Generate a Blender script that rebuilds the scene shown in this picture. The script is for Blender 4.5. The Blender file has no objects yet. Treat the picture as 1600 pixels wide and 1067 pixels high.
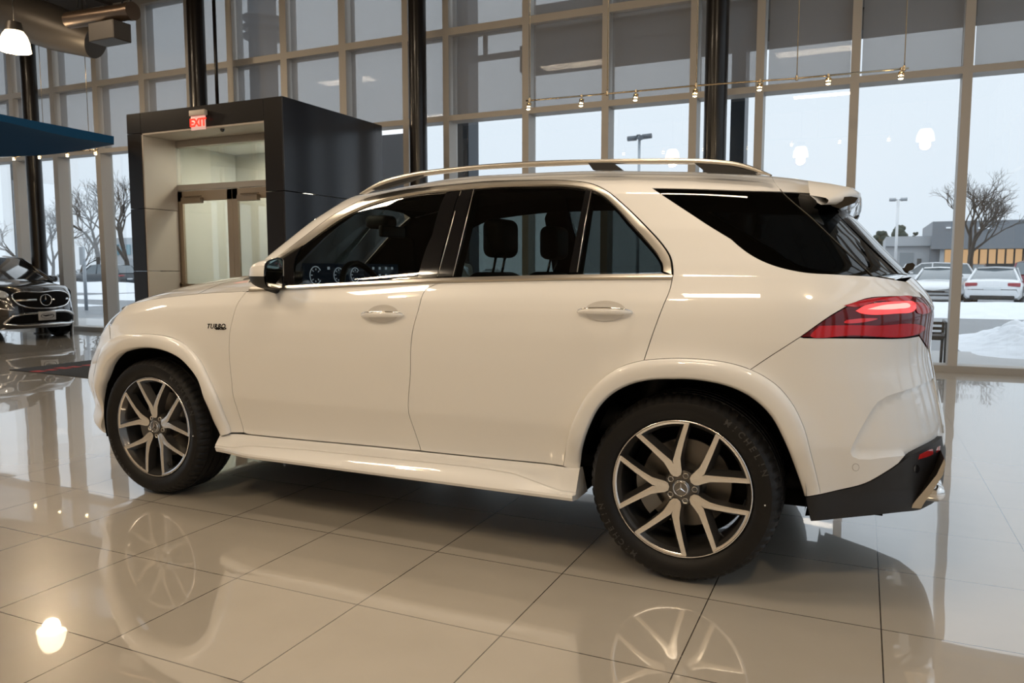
import bpy, bmesh, math, random
import numpy as np
from mathutils import Vector, Matrix, geometry
random.seed(7); rng=np.random.default_rng(7)
SC=bpy.context.scene; COL=SC.collection
# ---------------------------------------------------------------- camera
CX,CY,CZ=3.6392,-4.01,1.2796; YAW,PIT,ROL,FPX=-.4286,.0936,-.0006,1197.46
cF=np.array([math.sin(YAW)*math.cos(PIT),math.cos(YAW)*math.cos(PIT),-math.sin(PIT)])
cR=np.array([math.cos(YAW),-math.sin(YAW),0.]); cU=np.cross(cR,cF)
cR,cU=math.cos(ROL)*cR+math.sin(ROL)*cU,-math.sin(ROL)*cR+math.cos(ROL)*cU
cO=np.array([CX,CY,CZ])
cd=bpy.data.cameras.new('camera'); cam=bpy.data.objects.new('camera',cd); COL.objects.link(cam); SC.camera=cam
cd.sensor_width=36; cd.lens=FPX/1600*36; cd.clip_start=.05; cd.clip_end=600
M=Matrix(((cR[0],cU[0],-cF[0],CX),(cR[1],cU[1],-cF[1],CY),(cR[2],cU[2],-cF[2],CZ),(0,0,0,1))); cam.matrix_world=M
cd.dof.use_dof=True; cd.dof.focus_distance=4.0; cd.dof.aperture_fstop=5.6
# ---------------------------------------------------------------- view, world, exposure
SC.view_settings.view_transform='Standard'; SC.view_settings.look='None'; SC.view_settings.gamma=1; SC.view_settings.use_curve_mapping=False
SC.view_settings.exposure=0.28
SC.cycles.use_denoising=True
SC.cycles.max_bounces=10; SC.cycles.transparent_max_bounces=16; SC.cycles.glossy_bounces=6; SC.cycles.transmission_bounces=8
SC.cycles.sample_clamp_indirect=6; SC.cycles.caustics_reflective=False; SC.cycles.caustics_refractive=False
wd=bpy.data.worlds.new('overcast_sky'); SC.world=wd; wd.use_nodes=True
nt=wd.node_tree; bg=nt.nodes['Background']
tc=nt.nodes.new('ShaderNodeTexCoord'); sp=nt.nodes.new('ShaderNodeSeparateXYZ'); cr=nt.nodes.new('ShaderNodeValToRGB')
nt.links.new(tc.outputs['Generated'],sp.inputs[0]); nt.links.new(sp.outputs['Z'],cr.inputs[0]); nt.links.new(cr.outputs[0],bg.inputs[0])
e=cr.color_ramp.elements; e[0].position=0; e[0].color=(.80,.87,.94,1); e[1].position=.36; e[1].color=(.96,1.0,1.04,1); e2=cr.color_ramp.elements.new(1.0); e2.color=(1.7,1.78,1.86,1)
bg.inputs[1].default_value=1.0
# ---------------------------------------------------------------- large lights: warm diffuse fill added under the ceiling, no fixtures modelled
def area(name,loc,sx,sy,power,col,rot=(0,0,0),spread=180):
    l=bpy.data.lights.new(name,'AREA'); l.shape='RECTANGLE'; l.size=sx; l.size_y=sy; l.energy=power; l.color=col; l.spread=math.radians(spread)
    o=bpy.data.objects.new(name,l); o.location=loc; o.rotation_euler=rot; COL.objects.link(o); return o
WARM=(1.0,.805,.59); LPOW=80
for i,(x,y) in enumerate([(-9,-4),(-9,1),(-3,-5),(-3,0),(2.4,-6),(2.4,-1.2)]):
    area('ceiling_fill_light',(x,y,6.25),1.6,.5,LPOW,WARM)
# ---------------------------------------------------------------- pixel -> place
def proj(P):
    P=np.asarray(P,float); d=P-cO; z=d@cF
    return np.stack([800+FPX*(d@cR)/z,533.5-FPX*(d@cU)/z],-1)
def ray(q): return cF+cR*(q[0]-800)/FPX-cU*(q[1]-533.5)/FPX
def ply(q,Y): d=ray(q); return cO+d*(Y-cO[1])/d[1]
def plx(q,X): d=ray(q); return cO+d*(X-cO[0])/d[0]
def plz(q,Z): d=ray(q); return cO+d*(Z-cO[2])/d[2]
# ---------------------------------------------------------------- materials
MATS={}
def mat(name,col=(.8,.8,.8),rough=.5,metal=0,coat=0,coat_r=.03,spec=.5,emit=None,es=0,trans=0,ior=1.5,alpha=1,bump=None,var=None,aniso=0,sheen=0):
    if name in MATS: return MATS[name]
    m=bpy.data.materials.new(name); m.use_nodes=True; n=m.node_tree; b=n.nodes['Principled BSDF']
    def S(k,v):
        if k in b.inputs: b.inputs[k].default_value=v
    S('Base Color',(*col,1)); S('Roughness',rough); S('Metallic',metal); S('Coat Weight',coat); S('Coat Roughness',coat_r)
    S('Specular IOR Level',spec); S('Transmission Weight',trans); S('IOR',ior); S('Alpha',alpha); S('Anisotropic',aniso); S('Sheen Weight',sheen)
    if emit: S('Emission Color',(*emit,1)); S('Emission Strength',es)
    t=None
    if bump or var:
        tcn=n.nodes.new('ShaderNodeTexCoord')
    if var:   # (scale, amount)
        no=n.nodes.new('ShaderNodeTexNoise'); no.inputs['Scale'].default_value=var[0]; no.inputs['Detail'].default_value=6
        n.links.new(tcn.outputs['Object'],no.inputs['Vector'])
        mx=n.nodes.new('ShaderNodeMix'); mx.data_type='RGBA'
        mx.inputs[6].default_value=(*[c*(1-var[1]) for c in col],1); mx.inputs[7].default_value=(*[min(1,c*(1+var[1])) for c in col],1)
        n.links.new(no.outputs['Fac'],mx.inputs[0]); n.links.new(mx.outputs[2],b.inputs['Base Color'])
    if bump:  # (scale, strength)
        nb=n.nodes.new('ShaderNodeTexNoise'); nb.inputs['Scale'].default_value=bump[0]; nb.inputs['Detail'].default_value=5
        n.links.new(tcn.outputs['Object'],nb.inputs['Vector'])
        bp=n.nodes.new('ShaderNodeBump'); bp.inputs['Strength'].default_value=bump[1]; bp.inputs['Distance'].default_value=.02
        n.links.new(nb.outputs['Fac'],bp.inputs['Height']); n.links.new(bp.outputs[0],b.inputs['Normal'])
    MATS[name]=m; return m
def glass_mat(name,tint,refl=1.0,rough=0.0):
    """thin window glass: tinted see-through plus a fresnel mirror"""
    if name in MATS: return MATS[name]
    m=bpy.data.materials.new(name); m.use_nodes=True; n=m.node_tree
    for x in list(n.nodes):
        if x.type!='OUTPUT_MATERIAL': n.nodes.remove(x)
    out=[x for x in n.nodes if x.type=='OUTPUT_MATERIAL'][0]
    tr=n.nodes.new('ShaderNodeBsdfTransparent'); tr.inputs[0].default_value=(*tint,1)
    gl=n.nodes.new('ShaderNodeBsdfGlossy'); gl.inputs['Roughness'].default_value=rough; gl.inputs[0].default_value=(refl,refl,refl,1)
    fr=n.nodes.new('ShaderNodeFresnel'); fr.inputs[0].default_value=1.5
    geo=n.nodes.new('ShaderNodeNewGeometry')
    mt=n.nodes.new('ShaderNodeMath'); mt.operation='MULTIPLY'; mt.inputs[1].default_value=1.6; mt.use_clamp=True
    # same reflectance seen from either face of the thin pane
    ior=n.nodes.new('ShaderNodeMix'); ior.inputs[2].default_value=1.5; ior.inputs[3].default_value=1/1.5
    n.links.new(geo.outputs['Backfacing'],ior.inputs[0]); n.links.new(ior.outputs[0],fr.inputs[0])
    n.links.new(fr.outputs[0],mt.inputs[0])
    mx=n.nodes.new('ShaderNodeMixShader'); n.links.new(mt.outputs[0],mx.inputs[0]); n.links.new(tr.outputs[0],mx.inputs[1]); n.links.new(gl.outputs[0],mx.inputs[2])
    n.links.new(mx.outputs[0],out.inputs[0]); MATS[name]=m; return m
# ---------------------------------------------------------------- objects
def tag(o,label=None,cat=None,group=None,kind=None):
    if label: o['label']=label
    if cat: o['category']=cat
    if group: o['group']=group
    if kind: o['kind']=kind
    return o
def empty(name,loc=(0,0,0),rz=0,label=None,cat=None,group=None):
    o=bpy.data.objects.new(name,None); o.location=loc; o.rotation_euler=(0,0,rz); o.empty_display_size=.1; COL.objects.link(o)
    return tag(o,label,cat,group)
def link(name,me,mats,parent=None,loc=None,rot=None):
    o=bpy.data.objects.new(name,me)
    for m in (mats if isinstance(mats,(list,tuple)) else [mats]): me.materials.append(m)
    if loc is not None: o.location=loc
    if rot is not None: o.rotation_euler=rot
    COL.objects.link(o)
    if parent is not None: o.parent=parent
    return o
def copy_tree(o,parent=None):
    c=o.copy(); COL.objects.link(c)
    if parent is not None: c.parent=parent
    for ch in list(o.children): copy_tree(ch,c)
    return c
class MB:
    """collects shapes, links them as one mesh object"""
    def __init__(s): s.v=[]; s.f=[]; s.sm=[]; s.mi=[]; s.cur=0
    def add(s,vs,fs,smooth=False):
        b=len(s.v); s.v+=[tuple(map(float,p)) for p in vs]
        for f in fs: s.f.append([b+i for i in f]); s.sm.append(smooth); s.mi.append(s.cur)
        return s
    def box(s,a,b,rot=None,org=None):
        x0,y0,z0=a; x1,y1,z1=b
        V=[(x0,y0,z0),(x1,y0,z0),(x1,y1,z0),(x0,y1,z0),(x0,y0,z1),(x1,y0,z1),(x1,y1,z1),(x0,y1,z1)]
        if rot is not None:
            o=Vector(org or (0,0,0)); V=[tuple(rot@(Vector(p)-o)+o) for p in V]
        return s.add(V,[(0,3,2,1),(4,5,6,7),(0,1,5,4),(1,2,6,5),(2,3,7,6),(3,0,4,7)])
    def rbox(s,a,b,r=.01,seg=3,mtx=None,smooth=True):
        bm=bmesh.new(); bmesh.ops.create_cube(bm,size=1)
        c=[(a[i]+b[i])/2 for i in range(3)]; d=[abs(b[i]-a[i]) for i in range(3)]
        for v in bm.verts: v.co=Vector([v.co[i]*d[i]+c[i] for i in range(3)])
        bmesh.ops.bevel(bm,geom=list(bm.edges),offset=min(r,min(d)*.49),segments=seg,affect='EDGES',profile=.5)
        if mtx is not None: bmesh.ops.transform(bm,matrix=mtx,verts=bm.verts)
        return s.bm(bm,smooth)
    def bm(s,bm,smooth=False):
        bm.verts.index_update(); s.add([v.co for v in bm.verts],[[v.index for v in f.verts] for f in bm.faces],smooth); bm.free(); return s
    def tube(s,pts,r,n=10,cap=True,smooth=True,flat=1.0):
        pts=[Vector(p) for p in pts]; rs=r if isinstance(r,(list,tuple)) else [r]*len(pts)
        V=[];up=None
        for i,p in enumerate(pts):
            t=(pts[min(i+1,len(pts)-1)]-pts[max(i-1,0)]).normalized()
            if up is None:
                up=Vector((0,0,1)) if abs(t.z)<.9 else Vector((1,0,0))
            a=t.cross(up); 
            if a.length<1e-6: a=t.orthogonal()
            a.normalize(); b=a.cross(t).normalized(); up=b
            for k in range(n):
                th=2*math.pi*k/n; V.append(p+a*math.cos(th)*rs[i]*flat+b*math.sin(th)*rs[i])
        F=[]
        for i in range(len(pts)-1):
            for k in range(n): F.append((i*n+k,i*n+(k+1)%n,(i+1)*n+(k+1)%n,(i+1)*n+k))
        s.add(V,F,smooth)
        if cap:
            s.add(V[:n],[list(range(n))[::-1]]); s.add(V[-n:],[list(range(n))])
        return s
    def lathe(s,prof,org=(0,0,0),axis='z',n=48,smooth=True,a0=0,a1=2*math.pi):
        V=[]; full=abs(a1-a0-2*math.pi)<1e-6; m=n if full else n+1
        for (r,h) in prof:
            for k in range(m):
                a=a0+(a1-a0)*k/n; c,q=math.cos(a)*r,math.sin(a)*r
                V.append({'z':(c,q,h),'y':(c,h,q),'x':(h,c,q)}[axis])
        V=[(p[0]+org[0],p[1]+org[1],p[2]+org[2]) for p in V]; F=[]
        for i in range(len(prof)-1):
            for k in range(n if full else n): 
                k2=(k+1)%m
                F.append((i*m+k,i*m+k2,(i+1)*m+k2,(i+1)*m+k))
        return s.add(V,F,smooth)
    def prism(s,poly,y0,y1,plane='xz',smooth=False):
        f={'xz':lambda p,h:(p[0],h,p[1]),'xy':lambda p,h:(p[0],p[1],h),'yz':lambda p,h:(h,p[0],p[1])}[plane]
        n=len(poly); V=[f(p,y0) for p in poly]+[f(p,y1) for p in poly]
        F=[(i,(i+1)%n,n+(i+1)%n,n+i) for i in range(n)]
        tri=geometry.tessellate_polygon([[Vector((p[0],p[1],0)) for p in poly]])
        F+=[list(t) for t in tri]+[[n+i for i in t] for t in tri]
        return s.add(V,F,smooth)
    def grid(s,A,smooth=True,flip=False):
        A=np.asarray(A); a,b=A.shape[:2]
        F=[]
        for i in range(a-1):
            for j in range(b-1):
                f=(i*b+j,(i+1)*b+j,(i+1)*b+j+1,i*b+j+1); F.append(f[::-1] if flip else f)
        return s.add(A.reshape(-1,3),F,smooth)
    def mesh(s,name,fixn=True):
        me=bpy.data.meshes.new(name); me.from_pydata(s.v,[],s.f); 
        me.polygons.foreach_set('use_smooth',s.sm); me.polygons.foreach_set('material_index',s.mi)
        if fixn:
            bm=bmesh.new(); bm.from_mesh(me); bmesh.ops.remove_doubles(bm,verts=bm.verts,dist=1e-6); bmesh.ops.recalc_face_normals(bm,faces=bm.faces); bm.to_mesh(me); bm.free()
        me.update(); return me
    def build(s,name,mats,parent=None,loc=None,rot=None,fixn=True,sharp=None):
        me=s.mesh(name,fixn)
        if sharp is not None: me.set_sharp_from_angle(angle=math.radians(sharp))
        return link(name,me,mats,parent,loc,rot)
def text_mesh(name,txt,size,mats,parent=None,mtx=None,extr=.001,shear=0,align='CENTER',bold=0,spacing=1.0):
    cu=bpy.data.curves.new(name,'FONT'); cu.body=txt; cu.size=size; cu.extrude=extr; cu.shear=shear; cu.align_x=align; cu.align_y='CENTER'; cu.offset=bold; cu.space_character=spacing
    o=bpy.data.objects.new(name+'_tmp',cu); COL.objects.link(o); dg=bpy.context.evaluated_depsgraph_get()
    me=bpy.data.meshes.new_from_object(o.evaluated_get(dg)); bpy.data.objects.remove(o); bpy.data.curves.remove(cu)
    if mtx is not None: me.transform(mtx)
    me.name=name
    return me
# ---------------------------------------------------------------- car body surface (left half, metres; x rearward, y away from the lens, z up)
def smooth_table(pts, sig=.012, lo=None, hi=None, st=.001):
    xs=np.array([p[0] for p in pts],float); ys=np.array([p[1] for p in pts],float)
    lo=xs[0] if lo is None else lo; hi=xs[-1] if hi is None else hi
    pad=4*sig+.01
    g=np.arange(lo-pad,hi+pad+st,st)
    f=np.interp(g,xs,ys)
    s0=(ys[1]-ys[0])/(xs[1]-xs[0]); s1=(ys[-1]-ys[-2])/(xs[-1]-xs[-2])
    f=np.where(g<xs[0],ys[0]+s0*(g-xs[0]),f); f=np.where(g>xs[-1],ys[-1]+s1*(g-xs[-1]),f)
    k=np.arange(-int(4*sig/st),int(4*sig/st)+1)*st; w=np.exp(-.5*(k/sig)**2); w/=w.sum()
    h=len(k)//2
    fp=np.concatenate([f[0]+(f[1]-f[0])*np.arange(-h,0),f,f[-1]+(f[-1]-f[-2])*np.arange(1,h+1)])
    f2=np.convolve(fp,w,'valid')
    return lambda x:np.interp(x,g,f2)
def superell(n,asp,N=6000):
    th=np.linspace(0,np.pi/2,N)
    T=np.cos(th)**(2/n); Y=np.sin(th)**(2/n)          # T: 0 at the side join .. 1 at the nose; Y 1..0
    T=T[::-1]; Y=Y[::-1]
    s=np.concatenate([[0],np.cumsum(np.hypot(np.diff(T)*asp,np.diff(Y)))])
    g=np.linspace(0,s[-1],4000); T2=np.interp(g,s,T); Y2=np.interp(g,s,Y)
    return (lambda q:np.interp(q,g,T2)),(lambda q:np.interp(q,g,Y2)),s[-1]
W_PROF=[(.20,.915),(.26,.886),(.42,.893),(.603,.9555),(.622,.9590),(.72,.970),(.85,.980),(.98,.979),(1.06,.971),(1.115,.958),(1.2,.918),
        (1.30,.893),(1.616,.805),(1.95,.700),(2.05,.655),(2.12,.605),(2.17,.545),(2.2,.48)]
XF=[(0.2,-0.6),(0.3,-0.995),(0.42,-0.871),(0.6,-0.888),(0.8,-0.755),(0.95,-0.682),(1.05,-0.667),(1.2,-0.521)]
XW=[(1.2,0.468),(1.5,0.527),(1.9,0.786),(2.1,0.953),(2.2,0.964)]
XR=[(0.2,3.8),(0.3,3.991),(0.45,3.997),(0.6,3.995),(0.75,3.963),(0.9,3.921),(1.0,3.923),(1.1,3.934),(1.2,3.841),(1.5,3.726),(1.8,3.615),(2.0,3.523),(2.2,3.459)]
ZB=[(-1.0,.90),(-.80,.945),(-.6,1.0),(-.3,1.075),(0,1.125),(.4,1.165),(.94,1.187),(1.8,1.231),(2.5,1.250),(3.0,1.256),(3.8,1.25),(4.2,1.24)]
ZR=[(0.3,1.66),(1.0,1.69),(1.36,1.712),(1.7,1.759),(2.05,1.752),(2.4,1.752),(2.8,1.725),(3.1,1.708),(3.4,1.658),(3.7,1.66),(4.1,1.6)]
wprof=smooth_table(W_PROF,.009); xf_=smooth_table(XF,.05); xw_=smooth_table(XW,.05); xr_=smooth_table(XR,.03)
zb_=smooth_table(ZB,.12); zr_=smooth_table(ZR,.15)
fa=smooth_table([(-1,-1),(.75,.75),(4,.75)],.03); fb=smooth_table([(-1,0),(.75,0),(1.2,.45),(4,.45)],.03); fc=smooth_table([(-1,0),(1.2,0),(4,2.8)],.02)
T1,Y1,L1=superell(5.0,1.25); T2,Y2,L2=superell(8.0,1.7); T3,Y3,L3=superell(3.0,.95)
XJ1,XJ2,XJR=.35,2.2,3.15
UEND=XJR+L3*.97; U1F=XJ1-L1*.95; U2F=XJ2-L2*.80
def sstep(a,b,x):
    t=np.clip((x-a)/(b-a),0,1); return t*t*(3-2*t)
def body(u,v):
    u=np.asarray(u,float); v=np.asarray(v,float); u,v=np.broadcast_arrays(u,v)
    up=v>1.2
    xj=np.where(up,XJ2,XJ1); xfr=np.where(up,xw_(v),xf_(v))
    # arc tables are in units of half-width
    sF=np.clip(xj-u,0,None)/np.where(up,.80,.95)
    tf=np.where(up,T2(sF*1.0),T1(sF*1.0)); yf=np.where(up,Y2(sF),Y1(sF))
    xF=xj-(xj-xfr)*tf
    sR=np.clip(u-XJR,0,None)/.95
    tr=T3(sR); yr=Y3(sR); xR=XJR+(xr_(v)-XJR)*tr
    x=np.where(u<xj,xF,np.where(u>XJR,xR,u))
    ratio=np.where(u<xj,yf,np.where(u>XJR,yr,1.))
    z=fa(v)+fb(v)*(zb_(x)-.75)/.45+fc(v)*(zr_(x)-zb_(x))
    c=np.clip(fc(v),0,1)
    w=wprof(v)*(1-.010*((x-1.5)/1.6)**2)*(1-.030*c*((x-2.3)/1.2)**2)
    w=w+.010*np.exp(-((x-3.0)/.55)**2-((z-1.0)/.2)**2)+.008*np.exp(-((x-0.0)/.45)**2-((z-.95)/.15)**2)
    w=w+.020*EXTRA(x,z)
    return np.stack([x,-w*ratio,z],-1)
def EXTRA(x,z):
    r1=np.hypot(x-2.995,z-.39); r0=np.hypot(x,z-.39)
    return np.exp(-((r1-.50)/.07)**2)+np.exp(-((r0-.50)/.07)**2)
def body_n(u,v,e=.004):
    du=body(u+e,v)-body(u-e,v)
    sgn=np.where(np.asarray(v)>1.2,1,-1)
    v1=np.where((np.asarray(v)>1.2)&(np.asarray(u)<XJ2),np.maximum(v-e,1.2001),v-e); v2=np.where((np.asarray(v)<=1.2)&(np.asarray(u)<XJ2),np.minimum(v+e,1.2),v+e)
    dv=body(u,v2)-body(u,v1)
    n=np.cross(du,dv); n/=np.linalg.norm(n,axis=-1,keepdims=True)+1e-12
    return n   # du (+x) x dv (+z) = -y : outward on the left side
# ---------------------------------------------------------------- material set
PAINT=mat('white_paint',(.79,.785,.77),rough=.35,coat=1,coat_r=.02,spec=.5)
BLACKP=mat('gloss_black',(.006,.006,.007),rough=.12,coat=.6)
BLACKM=mat('matt_black_plastic',(.018,.018,.019),rough=.55)
VOID=mat('black_liner',(.004,.004,.004),rough=.9,spec=.1)
CLAD=mat('grey_black_cladding',(.016,.016,.018),rough=.45,spec=.35)
CHROME=mat('chrome',(.86,.86,.86),rough=.06,metal=1)
SATIN=mat('satin_aluminium',(.60,.57,.52),rough=.30,metal=1)
RAILM=mat('roof_rail_aluminium',(.72,.70,.67),rough=.3,metal=1)
RUBBER=mat('tyre_rubber',(.007,.0065,.0065),rough=.5,spec=.25,bump=(90,.06))
RUBL=mat('tyre_lettering',(.03,.029,.029),rough=.5)
RIMF=mat('machined_rim_face',(.86,.86,.86),rough=.24,metal=1)
RIMD=mat('dark_grey_rim_paint',(.09,.085,.08),rough=.28,metal=.7,coat=.6)
BRAKE=mat('brake_disc_steel',(.17,.16,.15),rough=.35,metal=1)
CALIP=mat('brake_caliper_grey',(.25,.25,.25),rough=.4,metal=.5)
GL_F=glass_mat('front_side_glass',(.50,.56,.54),.8)
GL_R=glass_mat('privacy_glass',(.20,.225,.22),.8)
GL_D=glass_mat('dark_quarter_glass',(.05,.055,.055),.7)
GL_W=glass_mat('windscreen_glass',(.70,.76,.74),.8)
LEATHER=mat('black_leather',(.012,.011,.010),rough=.45,bump=(60,.1))
# ---------------------------------------------------------------- panels cut from the body surface
def _samples():
    out=[]
    for (u0,u1,v0,v1) in ((U1F,UEND,.2,1.199),(U2F,UEND,1.201,2.2)):
        U,V=np.meshgrid(np.linspace(u0,u1,420),np.linspace(v0,v1,160),indexing='ij')
        P=body(U,V); N=body_n(U,V); f=np.einsum('...i,...i',N,P-cO)<0
        out.append((U[f],V[f],proj(P[f])))
    return out
SAMP=_samples()
def uv(q,up=None):
    best=None
    for k,(U,V,Q) in enumerate(SAMP):
        if up is not None and k!=up: continue
        d=((Q-np.array(q))**2).sum(1); i=d.argmin()
        if best is None or d[i]<best[0]: best=(d[i],U[i],V[i],k)
    _,u,v,k=best; e=2e-3
    lo,hi=((.2,1.1995),(1.2005,2.2))[k] if up is not None else (.2,2.2)
    for _ in range(6):
        p=proj(body(u,v)); r=np.array(q)-p
        if np.hypot(*r)<.02: break
        J=np.stack([(proj(body(u+e,v))-p)/e,(proj(body(u,v+e))-p)/e],1)
        try: s=np.linalg.solve(J.T@J+1e2*np.eye(2)*1e-1,J.T@r)
        except Exception: break
        s=np.clip(s,-.05,.05); u=float(np.clip(u+s[0],U1F,UEND)); v=float(np.clip(v+s[1],lo,hi))
    return (u,v)
def resample(pts,step,closed=False,smooth=True):
    P=np.array(pts,float)
    if closed: P=np.vstack([P,P[:1]])
    if smooth and len(P)>2:   # catmull-rom (centripetal-ish)
        out=[]
        for i in range(len(P)-1):
            p0=P[i-1] if i>0 else 2*P[0]-P[1]; p1,p2=P[i],P[i+1]; p3=P[i+2] if i+2<len(P) else 2*P[-1]-P[-2]
            L=np.hypot(*(p2-p1)[:2]); n=max(1,int(math.ceil(L/step)))
            l0=max(np.hypot(*(p1-p0)[:2]),1e-6); l2=max(np.hypot(*(p3-p2)[:2]),1e-6)
            m1=((p1-p0)/l0*L+(p2-p1))/2; m2=((p2-p1)+(p3-p2)/l2*L)/2
            for t in np.arange(n)/n:
                out.append((2*t**3-3*t**2+1)*p1+(t**3-2*t**2+t)*m1+(-2*t**3+3*t**2)*p2+(t**3-t**2)*m2)
        out.append(P[-1]); return np.array(out)
    out=[]
    for i in range(len(P)-1):
        n=max(1,int(math.ceil(np.hypot(*(P[i+1]-P[i])[:2])/step)))
        for t in np.arange(n)/n: out.append(P[i]+(P[i+1]-P[i])*t)
    out.append(P[-1]); return np.array(out)
def tr(px,up=None,step=.03,smooth=True):
    """trace a line of the photograph onto the body surface -> resampled (u,v)"""
    return resample([uv(q,up) for q in px],step,smooth=smooth)
def pip(P,poly):
    x,y=P[:,0],P[:,1]; ins=np.zeros(len(P),bool); n=len(poly); j=n-1
    for i in range(n):
        xi,yi=poly[i]; xj,yj=poly[j]
        c=((yi>y)!=(yj>y))&(x<(xj-xi)*(y-yi)/(yj-yi+1e-15)+xi); ins^=c; j=i
    return ins
def segdist(P,poly):
    d=np.full(len(P),9.); n=len(poly)
    for i in range(n):
        a=poly[i]; b=poly[(i+1)%n]; ab=b-a; L=ab@ab+1e-15
        t=np.clip(((P-a)@ab)/L,0,1); d=np.minimum(d,np.hypot(*(P-a-t[:,None]*ab).T))
    return d
def clean(poly,eps=1e-4):
    o=[poly[0]]
    for p in poly[1:]:
        if np.hypot(*(p-o[-1]))>eps: o.append(p)
    if np.hypot(*(o[0]-o[-1]))<eps: o.pop()
    return np.array(o)
def inset_poly(poly,d):
    a=(poly[:,0]*np.roll(poly[:,1],-1)-np.roll(poly[:,0],-1)*poly[:,1]).sum()
    if a<0: poly=poly[::-1]
    e=np.roll(poly,-1,0)-poly; e/=np.linalg.norm(e,axis=1,keepdims=True)+1e-12
    n=np.stack([-e[:,1],e[:,0]],1); m=n+np.roll(n,1,0); m/=np.maximum((m*np.roll(n,1,0)).sum(1,keepdims=True),.35)
    return poly+m*d
def panel(name,poly,mats,parent,off=0.,thick=.018,gap=.0018,du=.035,dv=.022,mirror=False,disp=None,rim=True):
    poly=clean(np.array(poly,float)); poly=inset_poly(poly,gap)
    lo=poly.min(0); hi=poly.max(0)
    U,V=np.meshgrid(np.arange(lo[0],hi[0],du),np.arange(lo[1],hi[1],dv),indexing='ij')
    G=np.stack([U.ravel(),V.ravel()],1)
    # extra rows where the section bends quickly
    G=G[pip(G,poly)]; G=G[segdist(G,poly)>min(du,dv)*.45] if len(G) else G
    n=len(poly); allv=[Vector(p) for p in poly]+[Vector(p) for p in G]
    r=geometry.delaunay_2d_cdt(allv,[(i,(i+1)%n) for i in range(n)],[],1,1e-7)
    vs=np.array([[p.x,p.y] for p in r[0]]); tris=[list(f) for f in r[2]]
    P=body(vs[:,0],vs[:,1]); N=body_n(vs[:,0],vs[:,1])
    o=off if disp is None else off+disp(vs[:,0],vs[:,1],P)
    P=P+N*np.reshape(o,(-1,1)) if np.ndim(o) else P+N*o
    # orient
    a,b,c=(P[tris[0][0]],P[tris[0][1]],P[tris[0][2]]) if tris else (0,0,0)
    out=[]
    for t in tris:
        nn=np.cross(P[t[1]]-P[t[0]],P[t[2]]-P[t[0]])
        out.append(t if nn@(N[t[0]]+N[t[1]]+N[t[2]])>0 else t[::-1])
    nv=len(P); V3=list(P); F=out[:]; NRM=list(N)
    cnt={}
    for t in out:
        for i in range(3): cnt[(t[i],t[(i+1)%3])]=1
    if rim:
        bd=[e for e in cnt if (e[1],e[0]) not in cnt]
        nb=body_n(vs[:,0],vs[:,1]); top={}; bot={}
        acc={}
        for (i,j) in bd:
            d=P[j]-P[i]; m=np.cross(d,N[i]); m/=np.linalg.norm(m)+1e-12
            for k in (i,j): acc[k]=acc.get(k,0)+m
        for k,m in acc.items():
            m=m/(np.linalg.norm(m)+1e-9)
            top[k]=len(V3); V3.append(P[k]); NRM.append(m)
            bot[k]=len(V3); V3.append(P[k]-N[k]*thick); NRM.append(m)
        for (i,j) in bd: F.append([top[i],bot[i],bot[j],top[j]])
    V3=np.array(V3); NRM=np.array(NRM)
    if mirror:
        V3[:,1]*=-1; NRM[:,1]*=-1; F=[f[::-1] for f in F]
    me=bpy.data.meshes.new(name); me.from_pydata([tuple(p) for p in V3],[],F); me.polygons.foreach_set('use_smooth',[True]*len(F)); me.update()
    if disp is None: me.normals_split_custom_set_from_vertices([tuple(x) for x in NRM])
    return link(name,me,mats,parent)
def strip(name,A,B,mats,parent,prof,n=60,mirror=False,closed=False,extra=None):
    """loft between two (u,v) curves; prof = [(t, height above the surface, inward)]"""
    def rs(c):
        c=np.array(c,float); s=np.concatenate([[0],np.cumsum(np.hypot(*np.diff(c,axis=0).T))]); g=np.linspace(0,s[-1],n)
        return np.stack([np.interp(g,s,c[:,0]),np.interp(g,s,c[:,1])],1)
    A=rs(A); B=rs(B); rows=[]
    for k,pf in enumerate(prof):
        t,h=pf[:2]
        q=A+(B-A)*t; P=body(q[:,0],q[:,1]); N=body_n(q[:,0],q[:,1])
        hh=h(np.linspace(0,1,n))[:,None] if callable(h) else h
        rows.append(P+N*hh)
    R=np.array(rows)
    if mirror: R=R*np.array([1,-1,1])
    mb=MB(); mb.grid(R,True); return mb.build(name,mats,parent,sharp=50)
# ---------------------------------------------------------------- lines traced on the photograph
L_FCUT=[(385,456),(372.5,472.5),(363.7,497.5),(358.8,522.5),(358.2,555),(361,587.5),(366,625),(372.5,645),(381,676)]
L_BCUT=[(676,435.5),(666,452),(653.5,484.7),(645,515.6),(642,541),(641.3,580),(638.5,645),(646.4,669),(657.6,704)]
L_CCUT=[(1051,430),(1047.5,450),(1037.5,475),(1029,496.5),(1017,530),(1006,563)]
L_RARC=[(1006,563),(982,569),(957.5,580.3),(935,598),(916,620.6),(899,652.5),(888,684),(882.5,714),(880.6,728)]      # front half, downward
L_RARC2=[(1006,563),(1038,560.6),(1066,560),(1120,564),(1160,573),(1192,587),(1218,606),(1240,634),(1256,668),(1266,705),(1275,740),(1282,771)]
L_RLIP=[(905,735),(910.6,699),(922,664),(937,635.6),(957.5,615),(984,601),(1015.6,593.4),(1047.5,592),(1085,593),(1120,598.5),(1150,608),(1179.6,624.6),(1205,650),(1224,685),(1238,719),(1249.7,752),(1257,775)]
L_FARC=[(150,676),(148,640),(149,605),(153,575),(161,548),(172.5,532.5),(187.5,525),(220,522),(250,523.7),(275,530),(295,542.5),(312.5,562.5),(327.5,592.5),(340,620),(352,650),(361,676)]
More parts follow.
